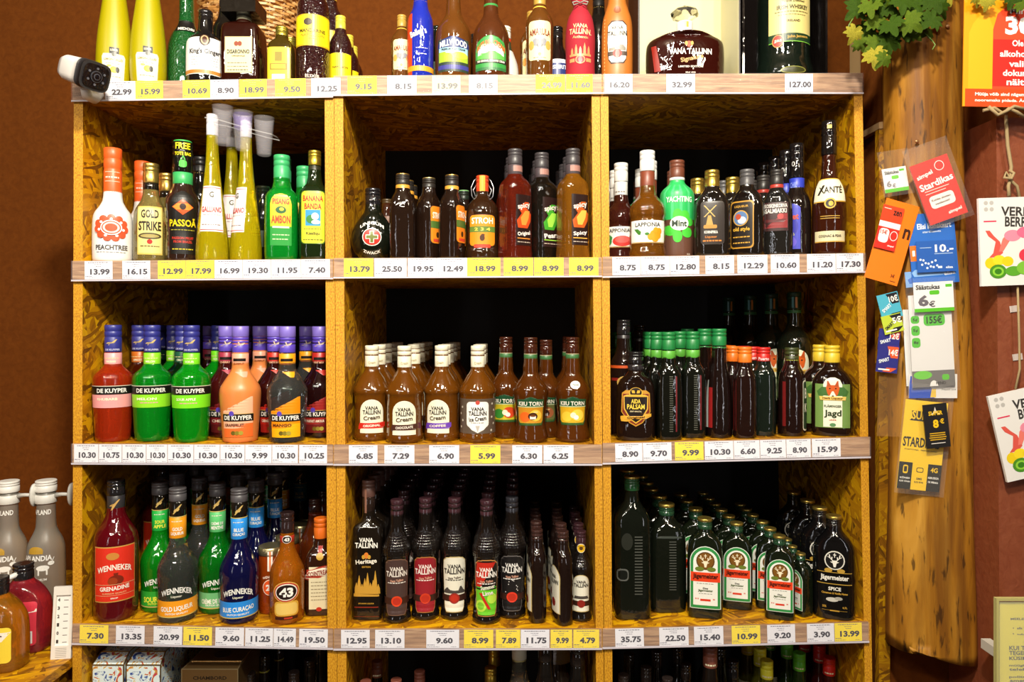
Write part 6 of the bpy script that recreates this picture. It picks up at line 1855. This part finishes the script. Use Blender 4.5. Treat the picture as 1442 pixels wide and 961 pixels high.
card('sales_card', 'blue voucher reading 10.- on the blue starter card', 1318, 361, 54, 44, -3, YB - .012, '#2a5cae',
     [('t', '10.-', 12, 11, 26, 11, '#f2f4f8'), ('r', -22, -6, 12, 13, '#a8c0e0'), ('r', -2, 24, 3, 4, '#a8c0e0'), ('t', 'elisa', 18, -16, 10, 3.4, '#e8eef4'), ('r', 2, 8, -17, -14, '#dfe8f2')]
     + [('d', -22 + (i * 7) % 26, -4 - (i * 5) % 13, 1.6, 1.6, '#e0eaf4') for i in range(11)])
card('sales_card', 'light blue voucher edge below the 10.- voucher', 1300, 392, 50, 22, -6, YB - .003, '#7fa8dc', [('p', [(-6, -20, 10), (0, -22, 18), (5, -12, 0)], '#3a6ac0')])
card('sales_card', 'tall grey and white card with green price patches', 1312, 480, 60, 130, -3, YB - .010, '#dcd9d8',
     [('r', -30, 30, -65, -42, '#6a6664'), ('o', -10, 20, 21, 38, '#4ab42a'), ('t', '155€', 5, 29.5, 22, 11, '#1c2a14'), ('o', -28, -16, 25, 36, '#4ab42a'), ('o', -28, -16, 8, 22, '#4ab42a'), ('o', -28, -16, -9, 5, '#4ab42a'), ('t', '5¢', -22, 30, 7, 5, '#1c3a14'), ('t', '5¢', -22, 15, 7, 5, '#1c3a14'), ('t', '8¢', -22, -2, 7, 5, '#1c3a14'),
      ('d', -15, -48, 13, 6, '#6ac23a'), ('p', [(-64, -6, 6), (-58, -4, 4), (-56, -1, 1)], '#e8e4e0'), ('o', 12, 22, -56, -48, '#5ab82c'), ('t', 'HIND', 10, -60, 14, 4, '#1c1a1a')], True)
card('sales_card', 'white voucher with 6 euro above the tall grey card', 1315, 418, 56, 42, -3, YB - .018, '#e6e4e2',
     [('t', 'Säästukas', -8, 14, 34, 7, '#2a2826'), ('r', 17, 26, 13, 17, '#5ab82c'), ('t', '6', -15, -5, 15, 16, '#6a646a'), ('t', '€', -3, -10, 9, 9, '#6a646a'), ('o', -6, 8, 3, 9, '#5ab82c'), ('r', -28, 28, -21, -16, '#5ab82c')])
card('sales_card', 'narrow white card edge behind the tall grey card', 1282, 490, 16, 108, -3, YB + .002, '#e0dedc', [])
card('sales_card', 'white card with blue and orange swirl under the grey card', 1314, 544, 68, 34, 0, YB - .004, '#e4e0dc',
     [('p', [(-17, -34, 2), (-6, -34, 0), (6, -33, -8), (14, -32, -20)], '#1c4ab8'), ('p', [(4, -30, -4), (10, -30, 0), (15, -26, -2)], '#e2602a'), ('p', [(-16, -4, 4), (-4, -2, 4)], '#e8c040'), ('t', 'Starditas', 22, 5, 16, 3, '#7a7672'), ('t', 'Стартовая', 22, 0, 18, 3, '#7a7672'), ('t', 'Prepaid card', 22, -5, 20, 3, '#7a7672')])
for i, (cx, cy, w_, h_, c1, c2, tx, lb) in enumerate(((1253, 431, 30, 36, '#4aa8c0', '#1c1a20', '10€', 'light blue and black voucher reading 10 euro'), (1257, 456, 28, 26, '#b8c83a', '#1c1a20', '5€', 'lime voucher mostly behind the light blue one'),
                                                     (1252, 479, 30, 30, '#2a2a7a', '#d8482a', '12€', 'dark blue and red voucher reading 12'), (1250, 506, 30, 38, '#2a2a7a', '#d8582a', '14€', 'dark blue and orange voucher reading 14'))):
    card('sales_card', lb, cx, cy, w_, h_, -14 if i < 2 else 6, YB - .004 - .004 * (i % 2) - (.003 if i == 3 else 0), c1,
         [('p', [(2, 4, 14), (h_ / 2 - 1, -2, 14)], c2), ('p', [(-h_ / 2 + 1, -6, 6), (-h_ / 2 + 7, 0, 14)], c2), ('t', tx, 7, h_ / 2 - 9, 13, 9, '#f2efe8'), ('t', 'SMART', -5, -2, 15, 5, '#e8eef2' if i != 1 else '#2a2a2a', 0, 30 if i < 2 else 20), ('r', -12, 4, -h_ / 2 + 3, -h_ / 2 + 5, '#f2efe8')])
card('sales_card', 'large yellow and black card at the bottom of the log', 1299, 628, 60, 126, 6, YB - .006, '#f2c416',
     [('p', [(34, -22, 14), (38, -18, 18), (48, -20, 20)], '#2a2620'), ('t', 'SUPER', -2, 42, 34, 12, '#f2c416'), ('t', 'STARDIKAS', -2, 4, 52, 14, '#1c1a16'), ('t', 'STARTOVAJA   PREPAID CARD', -2, -7, 46, 2.4, '#6a5a1c'), ('r', -30, -11, -63, -25, '#17140f'), ('r', 11, 30, -63, -25, '#17140f'),
      ('o', -24, -17, -41, -29, '#f2c416'), ('r', -22.6, -18.4, -38.5, -31, '#17140f'), ('t', 'KÕNED', -20, -47, 14, 3, '#f0ece4'), ('t', '0,03 €/min', -20, -52, 15, 3, '#f0ece4'), ('o', -5, 5, -38, -31, '#1c1a16'), ('o', -4, 4, -37, -32, '#f2c416'), ('t', 'SMS', 0, -47, 8, 3, '#2a2620'), ('t', '0,03 €/tk', 0, -52, 13, 3, '#2a2620'),
      ('t', '4G', 20, -33, 10, 7, '#f2c416'), ('t', 'KIIRUSEGA', 20, -44, 15, 3, '#f0ece4'), ('t', '10 Mbit/s', 20, -50, 14, 3, '#f0ece4')], True, th_=.002)
card('sales_card', 'black voucher with 8 euro on the yellow card', 1319, 600, 34, 62, -6, YB - .022, '#1d1a1a',
     [('p', [(16, -7, -5), (20, -2, 2), (27, 0, 0)], '#d8d0c0'), ('p', [(16, 5, 7), (20, -2, 2)], '#d8d0c0'), ('t', 'SUPER', 0, 18, 20, 6, '#f0c01c'), ('t', '8', -1, 3, 8, 12, '#f0c01c'), ('t', '€', 8, 6, 6, 7, '#f0c01c'), ('r', -11, 11, -11, -9.6, '#d0a01c'), ('r', -11, 11, -14, -12.6, '#d0a01c'), ('r', -12, 12, -17, -15.6, '#d0a01c'),
      ('r', -11, 11, -20, -18.6, '#d0a01c'), ('r', -10, 10, -25, -24, '#e0d8d0')])
card('clear_pouch', 'empty transparent brownish plastic pouch left of the tall grey card', 1253, 556, 32, 118, 2, YB - .001, 'l#b88a5a', [], cat='plastic pouch')

# poster above the pillar
card('age_limit_poster', 'laminated red and orange age limit poster above the pillar', 1432, 68, 150, 166, 1, -.20, '#f59a14',
     [('p', [(-58, -68, -30), (20, -68, -30), (34, -62, -36), (44, -54, -40), (83, -54, -38)], '#f4a81e'), ('p', [(-60, -34, 75), (26, -34, 75), (48, -28, 75), (60, -14, 75), (83, -14, 75)], '#ee4a2a'), ('r', -34, 75, -54, 12, '#dc2a22'), ('r', -72, 75, -83, -58, '#e8481a'),
      ('t', 'Minusta', 14, 53, 50, 10, '#f8f0ea'), ('t', '30', 3, 32, 40, 27, '#fbf6f2'), ('t', 'Ole', 1, 7, 16, 9, '#f8f0ea'), ('t', 'alkoholi', -3, -8, 42, 9, '#f8f0ea'), ('t', 'valik', 4, -22, 30, 9, '#f8f0ea'), ('t', 'dokum', -1, -35, 37, 9, '#f8f0ea'), ('t', 'näita', 2, -48, 32, 9, '#f8f0ea'),
      ('t', 'Müüja võib sind nägemata', -18, -66, 80, 6, '#f8f0ea'), ('t', 'nooremaks pidada. Ära', -21, -74, 74, 6, '#f8f0ea')], cat='poster', group=None, th_=.002)

# rope and fruit snack pouches on the pillar
YP = -.165
rp = tag(empty('rope', (X(1415, YP), YP, Z(170, YP))), 'beige hemp rope knotted over the pillar top', 'rope')
def rope(pts, r=.0035):
    P_ = [(X(a, YP - d) - rp.location.x, -d, Z(b, YP - d) - rp.location.z) for a, b, d in pts]
    return MB().tube(P_, r, 'd#a08a62', 8)
rope([(1416, 150, .012), (1417, 175, .004), (1419, 205, .002), (1424, 235, .002), (1423, 250, .003), (1420, 262, .005), (1421, 276, .008)]).build('cord', rp, True)
rope([(1421, 240, .004), (1428, 244, .010), (1424, 252, .012), (1414, 250, .010), (1416, 243, .008), (1425, 256, .006), (1432, 262, .005), (1436, 280, .004)], .003).build('knot', rp, True)
rope([(1384, 156, .03), (1400, 152, .036), (1412, 160, .036), (1420, 153, .036), (1432, 158, .034), (1442, 165, .03)], .0035).build('cord', rp, True)
rope([(1392, 150, .036), (1405, 162, .038), (1418, 156, .038), (1428, 150, .036), (1444, 154, .034)], .0035).build('cord', rp, True)
rope([(1433, 404, .002), (1435, 470, .002), (1436, 520, .002), (1430, 548, .006)], .0022).build('cord', rp, True)


def snack(cx, cy, rot, y, label):
    o = card('snack_pouch', label, cx, cy, 84, 124, rot, y, '#e4e0dc',
             [('d', -32, 55, 3, 3, '#b8b4b0'), ('d', -24, 55, 3, 3, '#b8b4b0'), ('d', -32, 46, 3, 3, '#b8b4b0'), ('d', -24, 46, 3, 3, '#b8b4b0'), ('t', 'VERI', 6, 42, 34, 13, '#3a3634', 0, -3), ('t', 'BERRY', 14, 27, 40, 14, '#3a3634', 0, -3), ('r', -36, -18, 28, 30, '#d83a5a'),
              ('p', [(-22, -30, -18), (-16, -24, -10), (0, -20, -14), (8, -30, -22), (16, -34, -28)], '#d8564a'), ('p', [(-14, -16, -10), (4, -10, 2), (10, -4, 4)], '#e8786a'), ('d', 4, 8, 12, 8, '#e88aa0'), ('d', 22, 12, 12, 8, '#e06a8a'),
              ('d', -28, -30, 8, 8, '#e8c81c'), ('d', -16, -26, 9, 7, '#f0d42a'), ('d', -4, -28, 8, 7, '#e8c81c'), ('d', -18, -42, 12, 10, '#4a8a24'), ('d', -18, -42, 8, 6.5, '#8ac83a'), ('d', -18, -42, 5, 4, '#3a7a1c'), ('d', 4, -42, 12, 7, '#5aa02c'), ('d', 22, -38, 14, 10, '#7ab83a'), ('d', 22, -20, 10, 9, '#d8384a')],
             cat='snack pouch', group='fruit snack pouches on the pillar', th_=.006)
    return o


snack(1422, 340, -2, -.175, 'upper white fruit snack pouch hanging on the pillar')
snack(1446, 610, -13, -.175, 'lower white fruit snack pouch hanging on the pillar')
for i, (px, py) in enumerate(((1429, 435), (1433, 503))):
    card('price_sticker', 'torn white price sticker on the pillar, %s one' % ('upper' if i == 0 else 'lower'), px, py, 14, 9, -8, -.152, '#c8b8b0', [], cat='sticker', group='torn stickers on the pillar', th_=.0006)

# yellow notice in a clear holder
nt = card('notice_holder', 'yellow notice in a clear plastic holder at lower right', 1460, 955, 104, 214, 0, -.30, '#e8d81e',
          [('t', 'MEELEPEA', -22, 83, 30, 3, '#3a3610'), ('d', -33, 70, .8, .8, '#2a2a10'), ('t', 'alla 18-aastased', -10, 70, 36, 3, '#3a3610'), ('d', -33, 62, .8, .8, '#2a2a10'), ('t', 'tubakas ja', -14, 61, 28, 3, '#3a3610'), ('t', 'KUI TEIL', -22, 42, 34, 6, '#2a2810'), ('t', 'TEGEMIST', -20, 35, 38, 6, '#2a2810'), ('t', 'KÜSIMUSI', -20, 28, 38, 6, '#2a2810'),
           ('t', 'müügikoht', -20, 17, 38, 4, '#4a4618'), ('t', 'telefon', -22, 12, 34, 4, '#4a4618'), ('t', 'politsei', -24, 1, 30, 4, '#4a4618'), ('t', 'ameti', -26, -4, 24, 4, '#4a4618')], cat='notice', group=None, th_=.002)
k_ = (D - .30) / F
MB().box(-59 * k_, 59 * k_, -.0035, -.003, -112 * k_, 113 * k_, 'l#f0f0ea').build('clear_front', nt)
MB().box(-59 * k_, -55.5 * k_, -.005, .004, -112 * k_, 113 * k_, '#b8b070').box(-55.5 * k_, 59 * k_, -.005, .004, 109.5 * k_, 113 * k_, '#b8b070').build('holder_rim', nt)
MB().box(-.01, .01, .0045, .149, -.01, .01, '#c8c4b8').build('wall_bracket', nt)

# ------------------------------------------------------------------ grape-vine garland above the log
vn = tag(empty('vine_garland', (X(1285, -.10), -.10, Z(10, -.10))), 'artificial grape-vine garland with green and yellowing leaves above the log', 'garland')
half_ = [(0, 0), (.16, -.22), (.42, -.18), (.34, .0), (.62, .08), (.50, .22), (.66, .48), (.40, .46), (.34, .62), (.20, .56), (.14, .86), (0, 1.02)]


def leafmesh(name, mat, seed):
    r = random.Random(seed)
    pts = [(x, y) for x, y in half_] + [(-x, y) for x, y in half_[-2:0:-1]]
    q = []
    for i in range(len(pts)):
        a, b = pts[i], pts[(i + 1) % len(pts)]
        q.append(a)
        mx_, my = (a[0] + b[0]) / 2, (a[1] + b[1]) / 2
        q.append((mx_ * 1.07, .3 + (my - .3) * 1.06))
        q.append((a[0] * .3 + b[0] * .7, a[1] * .3 + b[1] * .7))
    curl = r.uniform(.15, .5)
    f3 = lambda x, y, e: (x, -(curl * (x * x + (y - .35) ** 2) - .10 * abs(x)) * -1 + e + .03 * sin(9 * x + seed) * cos(8 * y), -y)
    m_ = MB()
    vs = [f3(0, .3, 0)] + [f3(x * .55, .3 + (y - .3) * .55, 0) for x, y in q] + [f3(x, y, 0) for x, y in q]
    n_ = len(q)
    fs = [(0, 1 + i, 1 + (i + 1) % n_) for i in range(n_)] + [(1 + i, 1 + n_ + i, 1 + n_ + (i + 1) % n_, 1 + (i + 1) % n_) for i in range(n_)]
    m_.add(vs, fs, mat)
    return m_.mesh(name, True)


LEAFM = [grain('vine_leaf_green', [(.35, '#1c3004'), (.6, '#3c560c')], (60, 60, 60), .45, bump=.5), grain('vine_leaf_mid', [(.35, '#344a0a'), (.65, '#62761a')], (60, 60, 60), .45, bump=.5),
         grain('vine_leaf_yellowing', [(.35, '#5c641c'), (.6, '#b0a030')], (50, 50, 50), .45, bump=.5)]
for m_ in LEAFM:
    m_.node_tree.nodes['Principled BSDF'].inputs['Specular IOR Level'].default_value = .12
LM = [leafmesh('leaf', LEAFM[i % 3], i + 1) for i in range(9)]
spots = [(1212, 14, 0, 26), (1230, 30, 1, 24), (1246, 10, 0, 26), (1222, 42, 0, 22), (1206, 46, 2, 20), (1262, 22, 2, 22), (1240, 52, 0, 24), (1255, 60, 0, 26), (1232, 78, 2, 24), (1249, 84, 1, 18), (1284, 14, 0, 30), (1300, 24, 0, 26), (1276, 34, 1, 26), (1318, 30, 0, 24),
         (1292, 40, 0, 24), (1308, 46, 0, 22), (1284, 52, 1, 16), (1270, 4, 0, 26), (1322, 12, 0, 22), (1300, -6, 2, 26), (1240, -8, 0, 26), (1214, -10, 0, 24), (1210, 62, 1, 18), (1252, 36, 0, 24), (1330, -8, 2, 22), (1236, 64, 1, 22), (1266, 44, 0, 22), (1312, 0, 0, 26), (1258, -2, 1, 24), (1224, 8, 1, 22),
         (1376, -4, 2, 18), (1392, 2, 2, 16), (1436, 6, 1, 18), (1428, -4, 0, 20)]
rnd = random.Random(11)
for i, (px, py, c_, s_) in enumerate(spots):
    y = -.13 - rnd.uniform(0, .05)
    if px > 1340:
        y = -.225
    k_ = (D + y) / F
    o = link('leaf', LM[c_ + 3 * (i % 3)], vn, None)
    o.location = (X(px, y) - vn.location.x, y - vn.location.y, Z(py - s_ * .3, y) - vn.location.z)
    o.rotation_euler = (rnd.uniform(-.5, .35), rnd.uniform(-.9, .9), rnd.uniform(-.6, .6))
    sz = s_ * 1.15 * k_
    o.scale = (sz, sz, sz)
st = MB()
pts = [(X(1180 + i * 16, -.12) - vn.location.x, -.005 - .01 * sin(i * 1.7), Z(-14 + 16 * sin(i * .9), -.12) - vn.location.z) for i in range(18)]
st.tube(pts, .003, '#5a4a20', 6)
st.build('stem', vn, True)
for a_ in (((1205, 20), (1196, 34), (1194, 41), (1199, 42), (1204, 36)), ((1302, 46), (1312, 56), (1317, 63), (1313, 70)), ((1290, 48), (1296, 40), (1304, 34), (1312, 20))):
    MB().tube([(X(a, -.15) - vn.location.x, -.05, Z(b, -.15) - vn.location.z) for a, b in a_], .0012, '#6a8a3a', 5).build('tendril', vn, True)
